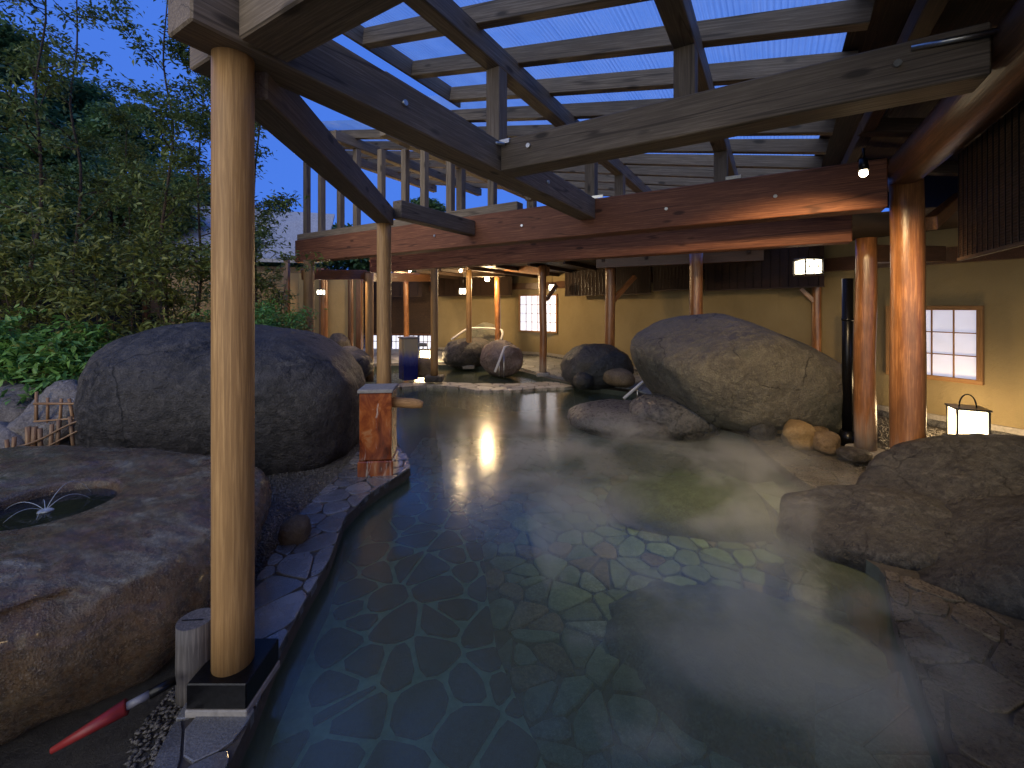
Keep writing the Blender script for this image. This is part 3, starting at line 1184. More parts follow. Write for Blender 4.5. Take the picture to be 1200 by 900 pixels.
# fluted sheets lie on the rafters: each is a real corrugated sheet
def poly_sheet(q0, q1, s0, s1):
    """flutes run along V; wave across U"""
    pitch = 0.032
    nn = max(2, int((s1 - s0) / (pitch / 4)))
    vs, fs = [], []
    for i in range(nn + 1):
        s = s0 + (s1 - s0) * i / nn
        w = 0.006 * math.sin(2 * math.pi * (s - s0) / pitch)
        z = roof_z(s) + 0.165 + 0.155 + w
        vs.append(uq(s, q0, z))
        vs.append(uq(s, q1, z))
    for i in range(nn):
        a = 2 * i
        fs.append((a, a + 1, a + 3, a + 2))
    c = vs[0].copy()
    me = py_mesh('sheet_shape', [v - c for v in vs], fs)
    return mesh_obj('skylight_sheet', me, M['poly'], pav, Matrix.Translation(c))


for q0, q1, sm in ((-3.5, -2.0, 1.14), (-2.0, -.6, 1.14), (-.6, 0.9, 1.14), (0.9, 1.5, 1.95), (1.5, 3.0, 6.15), (3.0, 4.4, 6.15), (4.4, 5.75, 6.15)):
    s = -2.30
    while s < sm - 0.05:
        e = min(s + 0.92, sm)
        poly_sheet(q0, q1, s + .004, e)
        s += 0.92
# solid dark roof to the right of the skylight
bs = [(-2.29 - i * 0.466, -2.29 - (i + 1) * 0.466 ) for i in range(9)]
for s0, s1 in bs:
    sm = (s0 + s1) / 2
    beam('roof_board', uq(sm, -4.2, roof_z(sm) + .33), uq(sm, 5.7, roof_z(sm) + .33), 0.478, 0.03, M['dark_wood'], pav, 0.003, up=Vector((0, 0, 1)) - U * SL)
for s in (-2.55, -3.9):
    beam('purlin', uq(s, -3.6, roof_z(s) + .12), uq(s, 5.2, roof_z(s) + .12), 0.09, 0.12, M['dark_wood'], pav)
for i, q in enumerate((-1.3, 0.6, 1.6, 2.7)):
    beam('cross_brace', uq(-2.5, q, 3.1), uq(-4.9, q + .5, 2.72), 0.10, 0.12, M['dark_wood'], pav)
for q in (-0.75, 0.9):
    beam('light_batten', uq(-2.66, q, 3.16), uq(-2.66, q + .75, 3.16), 0.03, 0.05, M['stump'], pav)


# posts ---------------------------------------------------------
def post(x, Y, r, mat, z0=0.0, z1=2.7, label=None, seg=28, wob=0.0, seed=0, taper=1.0, name='post'):
    X = (x - CX) / F * Y
    o = pole(name, Vector((X, Y, z0)), Vector((X, Y, z1)), r, r * taper, mat, pav, seg, 10, wob, seed=seed)
    if label: o['label'] = label
    return o, X


post(273.4, 1.78, 0.077, M['post'], 0.118, 2.64, 'smooth pale post nearest on the left')
post(450, 4.72, 0.077, M['post'], 0.05, 2.56, 'pale post beside the rust coloured pillar')
post(433, 9.2, 0.085, M['post'], 0, 2.33)
post(362, 7.9, 0.093, M['post'], 0, 2.47)
post(509, 9.3, 0.078, M['post'], 0.10, 2.72)
post(549.5, 11.5, 0.075, M['post'], 0, 2.6)
post(583, 12.7, 0.085, M['log'], 0, 2.6, seed=3, wob=.03)
post(476, 14.0, 0.088, M['log'], 0, 2.6, seed=4, wob=.03)
post(636, 10.2, 0.088, M['log'], 0, 2.6, seed=5, wob=.03)
post(715, 9.2, 0.105, M['log'], 0, 2.6, seed=6, wob=.03)
post(815.5, 7.7, 0.112, M['log'], 0, 2.6, seed=7, wob=.03)
post(957, 7.2, 0.068, M['log'], 0, 2.3, seed=8, wob=.02)
post(1014, 4.72, 0.101, M['log'], 0.02, 2.36, 'varnished log post behind the thickest one', 36, .03, 9, 0.93)
post(1064, 3.72, 0.122, M['log'], 0, 2.70, 'thickest varnished log post on the right', 36, .03, 10, 0.93)
post(380, 11.0, 0.085, M['log'], 0, 2.6, seed=11)
post(411, 12.2, 0.075, M['log_dark'], 0, 2.6, seed=12)
# collars and shoes of the posts
X1 = (274.2 - CX) / F * 1.78
beam('post_shoe', Vector((X1 - .118, 1.79, .072)), Vector((X1 + .118, 1.79, .072)), 0.236, 0.10, M['black'], pav, 0.004)
beam('footing', Vector((X1 - .122, 1.79, .006)), Vector((X1 + .122, 1.79, .006)), 0.244, 0.03, M['concrete'], pav, 0.004)
X2 = (450 - CX) / F * 4.72
beam('post_shoe', Vector((X2 - .10, 4.72, .02)), Vector((X2 + .10, 4.72, .02)), 0.20, 0.16, M['black'], pav, 0.004)
X5 = (509 - CX) / F * 9.3
beam('post_shoe', Vector((X5 - .2, 9.3, .05)), Vector((X5 + .2, 9.3, .05)), 0.30, 0.13, M['rock_dark'], pav, 0.02)
for (x, Y) in ((549.5, 11.5), (636, 10.2)):
    X = (x - CX) / F * Y
    beam('footing', Vector((X - .16, Y, .0)), Vector((X + .16, Y, .0)), 0.32, 0.1, M['concrete'], pav, 0.02)
X13 = (1014 - CX) / F * 4.72
pole('footing', Vector((X13, 4.72, -.03)), Vector((X13, 4.72, .035)), 0.20, 0.18, M['concrete'], pav, 20, 1)
# knee braces and cross beams of the corridor
beam('knee_brace', pp(718, 353, 9.2), pp(744, 324, 9.4), 0.09, 0.09, M['log'], pav)
beam('knee_brace', pp(640, 352, 10.2), pp(652, 334, 10.3), 0.08, 0.08, M['log_dark'], pav)
beam('knee_brace', pp(955, 354, 7.2), pp(938, 338, 7.3), 0.07, 0.07, M['log'], pav)
beam('cross_beam', pp(588, 312, 12.5), pp(640, 318, 10.2), 0.2, 0.22, M['log'], pav)
beam('cross_beam', pp(545, 322, 11.5), pp(590, 322, 12.6), 0.16, 0.12, M['beam'], pav)
beam('cross_beam', pp(355, 322, 8.2), pp(428, 322, 9.3), 0.14, 0.2, M['log'], pav)
beam('cross_beam', pp(700, 309, 9.2), pp(960, 296, 7.2), 0.16, 0.2, M['log_dark'], pav)
beam('cross_beam', pp(1012, 298, 4.75), pp(1100, 298, 5.6), 0.15, 0.2, M['log_dark'], pav)
beam('knee_brace', pp(1090, 262, 3.75), pp(1125, 232, 4.6), 0.09, 0.12, M['log'], pav)
beam('cross_beam', pp(430, 324, 9.2), pp(505, 326, 14.0), 0.16, 0.22, M['log_dark'], pav)

# corridor ceiling, dark boards with rafters below
ceil_poly = [uq(s, q) for s, q in ((-2.45, 3.25), (-2.3, 5.72), (6.2, 5.72), (10, 9), (12, 22), (-14, 22), (-14, 3.0), (-6.5, -6), (-4.9, -6), (-4.9, 3.25))]
cp = [(p.x, p.y) for p in ceil_poly]
cpo = cp[::-1] if area(cp) < 0 else cp
ce = sheet('corridor_ceiling', cpo, 2.66, M['dark_wood'], None, pav)
for i in range(20):
    t = 0.9 * i
    a, b = uq(7.5 - t * 1.0, 5.75, 2.61), uq(7.5 - t * 1.0, 13.5, 2.61)
    if a.y < 3: continue
    beam('corridor_rafter', a, b, 0.06, 0.09, M['dark_wood'], pav, 0.004)

# ================================================================== THE PLASTER WALLS
wall_pts = [(8.9, -0.45), (5.94, 5.71), (4.9, 7.87), (1.15, 13.9), (-3.04, 16.0)]
pw = empty('plaster_wall', (5, 7, 0), 'ochre plaster wall curving round behind the bath', 'wall')


def wall_run(name, pts, z0, z1, th, mat, parent):
    """one solid ribbon: inner face on the points, thickness outwards (away from the camera)"""
    n = len(pts)
    nrm = []
    for i in range(n):
        a = Vector(pts[max(i - 1, 0)])
        b = Vector(pts[min(i + 1, n - 1)])
        d = (b - a).normalized()
        m = Vector((d.y, -d.x))
        if m.dot(Vector(pts[i])) < 0: m = -m
        nrm.append(m)
    vs, fs = [], []
    for i in range(n):
        p = Vector(pts[i])
        q = p + nrm[i] * th
        vs += [(p.x, p.y, z0), (p.x, p.y, z1), (q.x, q.y, z1), (q.x, q.y, z0)]
    for i in range(n - 1):
        for k in range(4):
            a, b = 4 * i + k, 4 * i + (k + 1) % 4
            fs.append((a, b, b + 4, a + 4))
    fs.append((0, 1, 2, 3))
    fs.append((4 * n - 4, 4 * n - 1, 4 * n - 2, 4 * n - 3))
    return mesh_obj(name, py_mesh(name + "_shape", vs, fs), mat, parent)


def offset_pts(pts, d):
    out = []
    n = len(pts)
    for i in range(n):
        a = Vector(pts[max(i - 1, 0)])
        b = Vector(pts[min(i + 1, n - 1)])
        t = (b - a).normalized()
        m = Vector((t.y, -t.x))
        if m.dot(Vector(pts[i])) < 0: m = -m
        p = Vector(pts[i]) - m * d
        out.append((p.x, p.y))
    return out


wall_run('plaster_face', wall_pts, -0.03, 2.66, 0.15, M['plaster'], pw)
wall_run('skirting', offset_pts(wall_pts, 0.03), -0.03, 0.12, 0.028, M['concrete'], pw)
wall_run('kick_board', offset_pts(wall_pts, 0.10), -0.03, 0.05, 0.06, M['rock_flat'], pw)
wall_run('wall_plate', offset_pts(wall_pts, 0.12), 2.19, 2.40, 0.118, M['log_dark'], pw)

# dark end bay with low paper screens, and the far left panel
bw = empty('bay_wall', (-4.4, 16.2, 0), 'dark boarded end wall above low glowing paper screens', 'wall')
wall_run('board_face', [(-3.0, 16.06), (-6.2, 16.4)], 0.56, 2.66, 0.15, M['dark_wood'], bw)
wall_run('sill_board', [(-3.0, 16.02), (-6.2, 16.36)], 0.54, 0.60, 0.1, M['log_dark'], bw)
d = (Vector((-6.2, 16.4)) - Vector((-3.0, 16.06)))
for i in range(6):
    p0 = Vector((-3.0, 16.1)) + d * (i / 6 + .01)
    p1 = Vector((-3.0, 16.1)) + d * ((i + 1) / 6 - .01)
    beam('paper_screen', Vector((p0.x, p0.y, .27)), Vector((p1.x, p1.y, .27)), 0.02, 0.5, M['paper_far'], bw, 0)
    for k in range(4):
        pq = p0 + (p1 - p0) * (k / 3.0)
        beam('screen_bar', Vector((pq.x, pq.y - .02, .02)), Vector((pq.x, pq.y - .02, .54)), 0.02, 0.02, M['dark_wood'], bw, 0)
    beam('screen_bar', Vector((p0.x, p0.y - .035, .30)), Vector((p1.x, p1.y - .035, .30)), 0.012, 0.02, M['dark_wood'], bw, 0)
lw = empty('side_wall', (-5.2, 13.0, 0), 'ochre plaster panel at the far left between dark posts', 'wall')
wall_run('plaster_face', [(-4.55, 13.0), (-6.3, 12.6), (-8.5, 10.4)], -0.03, 2.6, 0.15, M['plaster'], lw)
beam('corner_post', Vector((-4.62, 12.9, 0)), Vector((-4.62, 12.9, 2.6)), 0.16, 0.16, M['log_dark'], lw)
beam('corner_post', Vector((-5.6, 12.62, 0)), Vector((-5.6, 12.62, 2.6)), 0.16, 0.16, M['log_dark'], lw)


# windows -------------------------------------------------------
def shoji(parent, a, b, z0, z1, cols, rows, paper, fw=0.06, name='window'):
    """a, b: ends on the wall face (left to right in view); frame, panes and bars proud of the wall"""
    a, b = Vector(a), Vector(b)
    d = (b - a).normalized()
    m = Vector((d.y, -d.x))
    if m.dot(a) > 0: m = -m        # towards the viewer
    P = lambda t, z, o: Vector((a.x + d.x * t + m.x * o, a.y + d.y * t + m.y * o, z))
    W = (b - a).length
    fr = beam(name + '_frame', P(0, z1 - fw / 2, .03), P(W, z1 - fw / 2, .03), 0.07, fw, M['frame'], parent, .004)
    fr2 = beam(name + '_frame', P(0, z0 + fw / 2, .03), P(W, z0 + fw / 2, .03), 0.07, fw, M['frame'], parent, .004)
    up = Vector((m.x, m.y, 0))
    beam(name + '_frame', P(fw / 2, z0 + fw, .03), P(fw / 2, z1 - fw, .03), fw, .068, M['frame'], parent, .004, up=up)
    beam(name + '_frame', P(W - fw / 2, z0 + fw, .03), P(W - fw / 2, z1 - fw, .03), fw, .068, M['frame'], parent, .004, up=up)
    iw, ih = (W - 2 * fw) / cols, (z1 - z0 - 2 * fw) / rows
    for i in range(cols):
        for j in range(rows):
            t = fw + iw * (i + .5)
            z = z0 + fw + ih * (j + .5)
            beam('pane', P(t - iw / 2, z, .010), P(t + iw / 2, z, .010), 0.008, ih, paper, parent, 0)
    for i in range(1, cols):
        t = fw + iw * i
        beam('glazing_bar', P(t, z0 + fw, .024), P(t, z1 - fw, .024), 0.016, .018, M['frame'], parent, .002, up=up)
    for j in range(1, rows):
        z = z0 + fw + ih * j
        beam('glazing_bar', P(fw, z, .026), P(W - fw, z, .026), 0.018, .014, M['frame'], parent, .002)


def on_wall(x, seg):
    """point of wall segment seen at picture column x"""
    p, q = Vector(wall_pts[seg]), Vector(wall_pts[seg + 1])
    r = (x - CX) / F
    t = (r * p.y - p.x) / ((q.x - p.x) - r * (q.y - p.y))
    return p + (q - p) * t


w1 = empty('paper_window', (*on_wall(1100, 0), 0.62), 'square paper window in a light wood frame above the floor lantern', 'window')
pa, pb = Vector((5.62, 6.38)), Vector((6.06, 5.47))
shoji(w1, pa, pb, 0.60, 1.62, 4, 3, M['paper'])
w2 = empty('paper_window', (*on_wall(632, 3), 1.0), 'bright gridded paper window in the far wall behind a red log post', 'window')
shoji(w2, on_wall(609, 3), on_wall(655, 2) if False else on_wall(654, 2), 0.78, 2.02, 6, 4, M['paper_far'], 0.05)


# reed blinds ---------------------------------------------------
def blind(p0, p1, z0, z1, label, cords, reeds=True):
    p0, p1 = Vector(p0), Vector(p1)
    d = (p1 - p0).normalized()
    m = Vector((d.y, -d.x))
    if m.dot(p0) > 0: m = -m
    root = empty('reed_blind', ((p0.x + p1.x) / 2, (p0.y + p1.y) / 2, z0), label, 'blind', 'dark reed blinds under the eaves')
    nr = int((z1 - z0) / 0.018)
    vs, fs = [], []
    for i in range(nr + 1):
        z = z0 + (z1 - z0) * i / nr
        for (dz, o) in ((0.0, 0.0), (0.009, 0.006)):
            for p in (p0, p1):
                vs.append((p.x + m.x * o, p.y + m.y * o, z + dz))
    rows = (nr + 1) * 2
    for i in range(rows - 1):
        a = 2 * i
        fs.append((a, a + 1, a + 3, a + 2))
    o = mesh_obj('reed_sheet', py_mesh('reed_shape', vs, fs), M['reed'], root)
    o['kind'] = 'stuff'
    L = (p1 - p0).length
    for k in range(cords):
        t = (k + .5) / cords * L
        c = p0 + d * t
        beam('cord', Vector((c.x + m.x * .014, c.y + m.y * .014, z0)), Vector((c.x + m.x * .014, c.y + m.y * .014, z1)), 0.006, 0.006, M['black'], root, 0, up=d.to_3d())
    beam('bottom_rod', Vector((p0.x, p0.y, z0 - .01)), Vector((p1.x, p1.y, z0 - .01)), .025, .025, M['dark_wood'], root, .003)
    return root


a, b = uq(-3.05, 1.45), uq(-3.05, -0.35)
blind((a.x, a.y), (b.x, b.y), 1.96, 2.72, 'dark reed blind nearest on the right, hanging beside the thick log post', 22)
a, b = uq(-3.05, -0.38), uq(-3.05, -2.2)
blind((a.x, a.y), (b.x, b.y), 1.96, 2.72, 'dark reed blind at the right edge of the view, next to a narrow gap', 22)
ow = offset_pts(wall_pts, 0.55)


def ow_at(x, seg):
    p, q = Vector(ow[seg]), Vector(ow[seg + 1])
    r = (x - CX) / F
    t = (r * p.y - p.x) / ((q.x - p.x) - r * (q.y - p.y))
    return p + (q - p) * t


for x0, x1, seg, lb, zb in ((826, 966, 2, 'long dark reed blind above the biggest boulder', 1.94), (765, 823, 2, 'dark reed blind just left of the log post behind the big boulder', 1.98), (722, 763, 2, 'brownish reed blind right of the braced log post', 1.92), (662, 718, 2, 'dark reed blind between the bright window and the braced post', 1.93), (512, 600, 3, 'far dark reed blind left of the bright gridded window', 2.0)):
    blind(ow_at(x0, seg), ow_at(x1, seg), zb, 2.6, lb, 14)
blind((-3.2, 15.2), (-5.8, 15.6), 2.0, 2.6, 'far dark reed blind above the low glowing screens', 8)

# ================================================================== LAMPS


def hanging_lantern(p, size, label, watts, ztop=2.6):
    root = empty('hanging_lantern', p, label, 'lantern', 'small square lanterns hanging under the ceiling')
    h = size
    w = size * 1.25
    beam('paper_body', p + Vector((0, 0, -h / 2 + .01)), p + Vector((0, 0, h / 2 - .01)), w * .9, w * .9, M['lantern_far'], root, 0.003)
    for sx in (-1, 1):
        for sy in (-1, 1):
            q = p + Vector((sx * w / 2, sy * w / 2, 0))
            beam('lantern_post', q - Vector((0, 0, h / 2)), q + Vector((0, 0, h / 2)), .014, .014, M['black'], root, 0)
    for k in (-1, 1):
        beam('lattice_bar', p + Vector((-w / 2, -w * .47, -k * h / 2)), p + Vector((0, -w * .47, k * h / 2)), .006, .009, M['black'], root, 0)
        beam('lattice_bar', p + Vector((0, -w * .475, -k * h / 2)), p + Vector((w / 2, -w * .475, k * h / 2)), .006, .009, M['black'], root, 0)
    beam('lantern_cap', p + Vector((-w / 2, 0, h / 2 + .015)), p + Vector((w / 2, 0, h / 2 + .015)), w, .025, M['black'], root, .003)
    beam('lantern_base', p + Vector((-w / 2, 0, -h / 2 - .012)), p + Vector((w / 2, 0, -h / 2 - .012)), w, .02, M['black'], root, .003)
    tube('cord', [p + Vector((0, 0, h / 2 + .02)), Vector((p.x, p.y, ztop))], .006, M['black'], root, 6, 0)


hanging_lantern(pp(947, 313, 6.0), 0.20, 'hanging lantern with crossed lattice under the right blinds', 22)
hanging_lantern(pp(647, 337, 12.0), 0.17, 'hanging lantern beside the bright gridded window', 40)
hanging_lantern(pp(542.5, 341.5, 12.6), 0.17, 'hanging lantern by the slim pale post in the far middle', 40)
hanging_lantern(pp(376, 342.5, 10.3), 0.12, 'small hanging lantern at the far left corner', 18)


def floor_lantern(p, w, h, label, watts, rz=0.0):
    root = empty('floor_lantern', p, label, 'lantern')
    d1 = Vector((math.cos(rz), math.sin(rz), 0))
    d2 = Vector((-math.sin(rz), math.cos(rz), 0))
    Z = Vector((0, 0, 1))
    t = 0.02
    beam('lantern_base', p - d1 * (w * .62) + Z * .025, p + d1 * (w * .62) + Z * .025, w * 1.24, .035, M['black'], root, .004)
    for sx in (-1, 1):
        for sy in (-1, 1):
            q = p + d1 * (sx * w / 2) + d2 * (sy * w / 2)
            beam('lantern_post', q + Z * .042, q + Z * (h - .03), t, t, M['black'], root, .002, up=d1)
    for a, b in ((d1, d2), (d1, -d2), (d2, d1), (d2, -d1)):
        c = p + b * (w / 2 - .004)
        beam('paper_pane', c - a * (w / 2 - t / 2) + Z * (h / 2), c + a * (w / 2 - t / 2) + Z * (h / 2), .004, h - .09, M['lantern'], root, 0)
    beam('lantern_cap', p - d1 * (w * .58) + Z * (h - .02), p + d1 * (w * .58) + Z * (h - .02), w * 1.16, .022, M['black'], root, .004)
    hp = [p + d1 * (math.cos(a) * w * .28) + Z * (h - .01 + math.sin(a) * .15) for a in [math.pi * k / 10 for k in range(11)]]
    tube('handle', hp, .007, M['black'], root, 8, 0)
    for b in (d2 * -1, d1 * -1, d1, d2):
        point_light(root, p + b * (w * .75) + Z * (h * .5), watts, .12)


floor_lantern(pp(1134, 518, 5.1) * 1.0 + Vector((0, 0, .0)), 0.27, 0.43, 'glowing square floor lantern with a loop handle by the plaster wall', 9, R(-28))
fp = gp(498, 423)
floor_lantern(Vector((fp.x, fp.y, 0)), 0.26, 0.36, 'small glowing floor lantern in front of the low paper screens', 16)


def spot_lamp(p, label, watts, aim=None, spot=None, r=.035, up=2.64, blend=.35, rl=.03):
    root = empty('ceiling_spot', p, label, 'lamp')
    p = Vector(p)
    vs, fs = ico(2)
    me = py_mesh('bulb_shape', [tuple(x * r for x in v) for v in vs], fs)
    mesh_obj('bulb', me, M['bulb'], root, Matrix.Translation(p), smooth=True)
    pole('lamp_housing', p + Vector((0, 0, r * .7)), p + Vector((0, 0, r * .7 + .08)), r * 1.25, r * .9, M['black'], root, 16, 1)
    if up > p.z + .12:
        tube('lamp_stem', [p + Vector((0, 0, .1)), Vector((p.x, p.y, up))], .008, M['black'], root, 6, 0)
    point_light(root, p + (Vector((0, 0, -r * 1.6)) if aim is None else (Vector(aim) - p).normalized() * r * 1.7), watts, rl, WARM, spot, aim, blend)
    return root


lp = pp(1012, 203, 2.95)
spot_lamp(lp, 'bright round spot lamp under the roof beside the thickest log post', 170, aim=(2.8, 4.75, 0.2), spot=126, up=2.7, r=.026, blend=.7)
spot_lamp(pp(383, 319, 9.0), 'bright ceiling spot at the far left corner', 45, r=.05)
spot_lamp(pp(571, 327, 12.2), 'ceiling spot in the far middle above the boulders', 150, r=.07, rl=.13)
spot_lamp(pp(540, 317, 10.6), 'ceiling spot hidden behind the second red beam', 35, r=.04)
spot_lamp(pp(480, 317, 12.5), 'ceiling spot above the blue glazed pillar', 70, r=.045)
# unseen spots added behind the viewer: warm light for the posts, fill for shrubs
spot_lamp((1.3, -2.6, 2.7), 'ceiling spot on the eave behind the viewer', 60, aim=(1.05, -1.8, 0), spot=156, up=3.0, r=.03, rl=.12, blend=.25)
spot_lamp((-4.4, -3.0, 2.7), 'garden spot on the eave behind the viewer, turned to the shrubs', 500, aim=(-7.4, 6.0, 1.4), spot=52, up=3.0, r=.03, rl=.12, blend=.6)
# ================================================================== ROCKS
rock_thing('boulder', 'huge dark rounded boulder behind the nearest pale post', 'boulder',
           (-3.08, 4.75, 0.47), (1.34, 1.0, 0.92), M['rock_dark'], 1, (0, 0.10, 0.1),
           planes=(((0, 0, -1), .6), ((-1, -.3, .1), 1.30), ((.25, -1, -.35), 0.92)), sub=6, amp=.05, rough=.55, pw=2.7)
rock_thing('boulder', 'biggest tan boulder leaning over the right side of the bath', 'boulder',
           (3.22, 6.0, 0.62), (1.55, 1.0, 0.90), M['rock_tan'], 2, (0, 0.40, 0.0),
           planes=(((0, 0, -1), .62), ((-1, -.2, -.5), 1.12), ((1, 0, .25), 1.22), ((-.35, -.3, 1), .86), ((.55, -.2, 1), .80)), sub=6, amp=.06, rough=.6, pw=2.3)
rock_thing('flat_rock', 'low wet rock shelf at the waterline below the biggest boulder', 'rock',
           (1.92, 6.15, -0.02), (1.02, 0.75, 0.26), M['rock_flat'], 3, (0, 0, -.1), planes=(((0, 0, 1), .17),), sub=5, amp=.08)
rock_thing('flat_rock', 'rounded wet rock under the overhang of the biggest boulder', 'rock',
           (2.25, 5.95, 0.08), (.62, .55, 0.30), M['rock_flat'], 4, sub=5, amp=.08)
rock_thing('submerged_rock', 'long pale rock lying just under the steaming water', 'rock',
           (2.05, 4.45, -0.50), (1.05, .45, .26), M['sub_rock'], 5, (0, 0, -.12), sub=4, amp=.08)
rock_thing('submerged_rock', 'large dark boulder sunk under the near right water', 'rock',
           (1.55, 2.75, -0.76), (1.0, .70, .34), M['sub_rock'], 15, (0, 0, -.5), sub=5, amp=.30, rough=2.0)
lb_ = empty('low_boulder', (3.3, 2.8, 0), 'wide low dark boulder with a deep crack at the right edge of the bath', 'boulder')
rock('rock_mass', (3.85, 3.02, 0.05), (1.22, 0.72, 0.60), M['rock_grey'], 6, (0, 0.0, -.25), planes=(((-.5, -.2, 1), .52), ((.2, -.1, 1), .52)), sub=6, amp=.12, rough=1.3, sharp=24.0, parent=lb_)
rock('rock_mass', (2.82, 3.02, -.12), (.82, .48, .36), M['rock_grey'], 46, (0, 0.1, -.38), planes=(((-.3, -.2, 1), .30),), sub=5, amp=.12, rough=1.3, sharp=24.0, parent=lb_)
rock('rock_mass', (3.22, 2.52, -.12), (1.12, .50, .56), M['rock_grey'], 56, (0, 0.05, -.56), planes=(((-.2, -.8, 1), .44), ((-.6, .2, 1), .46)), sub=6, amp=.12, rough=1.3, sharp=24.0, parent=lb_)
for (x, y, Y, r, m, sd, lb) in (
        (937, 518, 4.95, (.22, .17, .165), 'rock_gold', 7, 'golden stone, the largest of the small ones by the big boulder'),
        (967, 527, 4.75, (.14, .13, .12), 'rock_brown', 8, 'round brown stone against the golden one'),
        (956, 511, 5.15, (.14, .12, .10), 'rock_brown', 9, 'brown stone behind the golden one'),
        (912, 504, 5.3, (.10, .09, .07), 'rock_gold', 12, 'small pale stone left of the golden one'),
        (893, 515, 5.2, (.18, .14, .13), 'rock_grey', 10, 'grey angular stone at the left end of the small stones'),
        (1001, 540, 4.45, (.17, .13, .07), 'rock_dark', 13, 'flat black stone at the foot of the second log post')):
    p = pp(x, y, Y)
    rock_thing('stone', lb, 'stone', (p.x, p.y, max(p.z, r[2] * .5) + .03), r, M[m], sd, (0, 0, sd), sub=4, amp=.16)
for (x, y, Y, r, m, sd, lb) in (
        (549, 414, 12.0, (.88, .6, .42), 'rock_dark', 20, 'far dark boulder left of the slim posts'),
        (568, 398, 13.2, (.55, .45, .50), 'rock_tan', 25, 'tan hump of rock behind the far dark boulder'),
        (587, 420, 10.6, (.60, .45, .43), 'rock_pink', 21, 'pinkish boulder at the end of the short handrail'),
        (698, 430, 8.9, (.72, .55, .46), 'rock_grey', 22, 'grey boulder under the braced log post'),
        (684, 446, 8.35, (.22, .18, .16), 'rock_grey', 23, 'small rounded rock at the water edge left of the brown block'),
        (722, 442, 8.4, (.42, .26, .19), 'rock_brown', 24, 'low brown block of rock beside the grey boulder'),
        (397, 407, 12.0, (.33, .3, .36), 'rock_dark', 26, 'small dark boulder before the far left panel'),
        (410, 428, 8.8, (.55, .42, .36), 'rock_dark', 27, 'dark low rock right behind the huge dark boulder'),
        (497, 432, 9.9, (.28, .22, .22), 'rock_brown', 28, 'brown rock at the foot of the blue pillar')):
    p = pp(x, y, Y)
    rock_thing('boulder', lb, 'boulder', p, r, M[m], sd, (0, 0, sd), sub=4 if r[0] < .6 else 5, amp=.10)
for (x, y, Y, r, sd, lb) in (
        (12, 448, 4.9, (.34, .3, .16), 30, 'dark garden rock topmost at the left edge'),
        (20, 482, 4.6, (.40, .3, .24), 31, 'pale blue garden rock under the leafy plants'),
        (72, 492, 4.4, (.36, .32, .34), 32, 'pointed grey garden rock behind the bamboo fence'),
        (8, 520, 4.2, (.36, .3, .2), 33, 'grey garden rock low at the left edge'),
        (40, 460, 5.2, (.4, .3, .2), 34, 'dark rock among the leafy plants')):
    rock_thing('garden_rock', lb, 'rock', pp(x, y, Y), r, M['rock_pale'], sd, (.2, .3, sd), sub=4, amp=.22, sharp=30, planes=(((.3, -.8, .6), r[0] * .75), ((-.5, -.5, .7), r[0] * .8)))
rock_thing('stone', 'small rounded stone at the right end of the granite block', 'stone', (-1.50, 2.95, 0.05), (.10, .10, .10), M['rock_brown'], 40, sub=3, amp=.1)

# granite block with a carved basin: rings round the basin centre
N = NT('brown_granite', 0.5, 0.5)
v = N.co(rnd=False)
a = N.noise(v, 2.4, 8, .65, .5)
b = N.noise(v, 26, 8, .75)
c = N.noise(v, 140, 3, .7)
col = N.ramp(a, [(0.3, (0.07, 0.030, 0.008)), (0.5, (0.17, 0.085, 0.025)), (0.7, (0.24, 0.15, 0.06))])
# upward faces take a paler mottled brown, steep sides a darker rusty brown
ge = N.n("ShaderNodeNewGeometry")
sp = N.n("ShaderNodeSeparateXYZ")
N.l(ge.outputs["Normal"], sp.inputs[0])
top = N.ramp(sp.outputs[2], [(0.55, 0.0), (0.85, 1.0)])
gry = N.ramp(N.noise(N.co((1, 2.6, 1), rnd=False), 3.5, 8, .7, .8), [(0.36, (0.12, 0.045, 0.012)), (0.46, (0.22, 0.12, 0.04)), (0.54, (0.24, 0.18, 0.085)), (0.64, (0.42, 0.38, 0.27))])
col = N.mix(top, col, gry)
col = N.mix(N.ramp(b, [(0.38, 0.7), (0.55, 0.0)]), col, (0.03, 0.018, 0.012))
col = N.mix(N.ramp(c, [(0.57, 0.0), (0.66, 0.8)]), col, (0.5, 0.4, 0.3))
N.color(col)
N.rough(N.ramp(b, [(0.3, 0.10), (0.7, 0.42)]))
N.b.inputs['Coat Weight'].default_value = 0.25
N.b.inputs['Coat Roughness'].default_value = 0.12
N.b.inputs['Specular IOR Level'].default_value = 0.9
N.bump(N.noise(v, 7, 6, .65), 0.06, 0.9)
N.bump(b, 0.03, 0.9)
N.bump(c, 0.02, 1.0)
M['granite'] = N.m

bc = Vector((-2.45, 2.27))
outl = [(-1.48, 2.12), (-1.50, 2.40), (-1.58, 2.68), (-1.78, 2.95), (-2.2, 3.12), (-2.8, 3.2), (-3.6, 3.2), (-4.3, 2.9), (-4.6, 2.3), (-4.3, 1.5), (-3.4, 1.1), (-2.6, 1.05), (-2.1, 1.25), (-1.83, 1.50), (-1.66, 1.70), (-1.54, 1.88)]
sp_ = smooth_path([Vector((x, y, 0)) for x, y in outl + outl[:1]], 8)
ang = np.array([math.atan2(p.y - bc.y, p.x - bc.x) for p in sp_[:-1]])
rd = np.array([math.hypot(p.x - bc.x, p.y - bc.y) for p in sp_[:-1]])
od = np.argsort(ang)
ang, rd = ang[od], rd[od]
NA = 300
prof_in = [(0.0, -.20), (0.12, -.205), (0.20, -.20), (0.235, -.17), (0.255, -.10), (0.263, -.04), (0.272, -.012), (0.29, 0.0)]
vs, fs = [], []
th = [2 * math.pi * k / NA - math.pi for k in range(NA)]
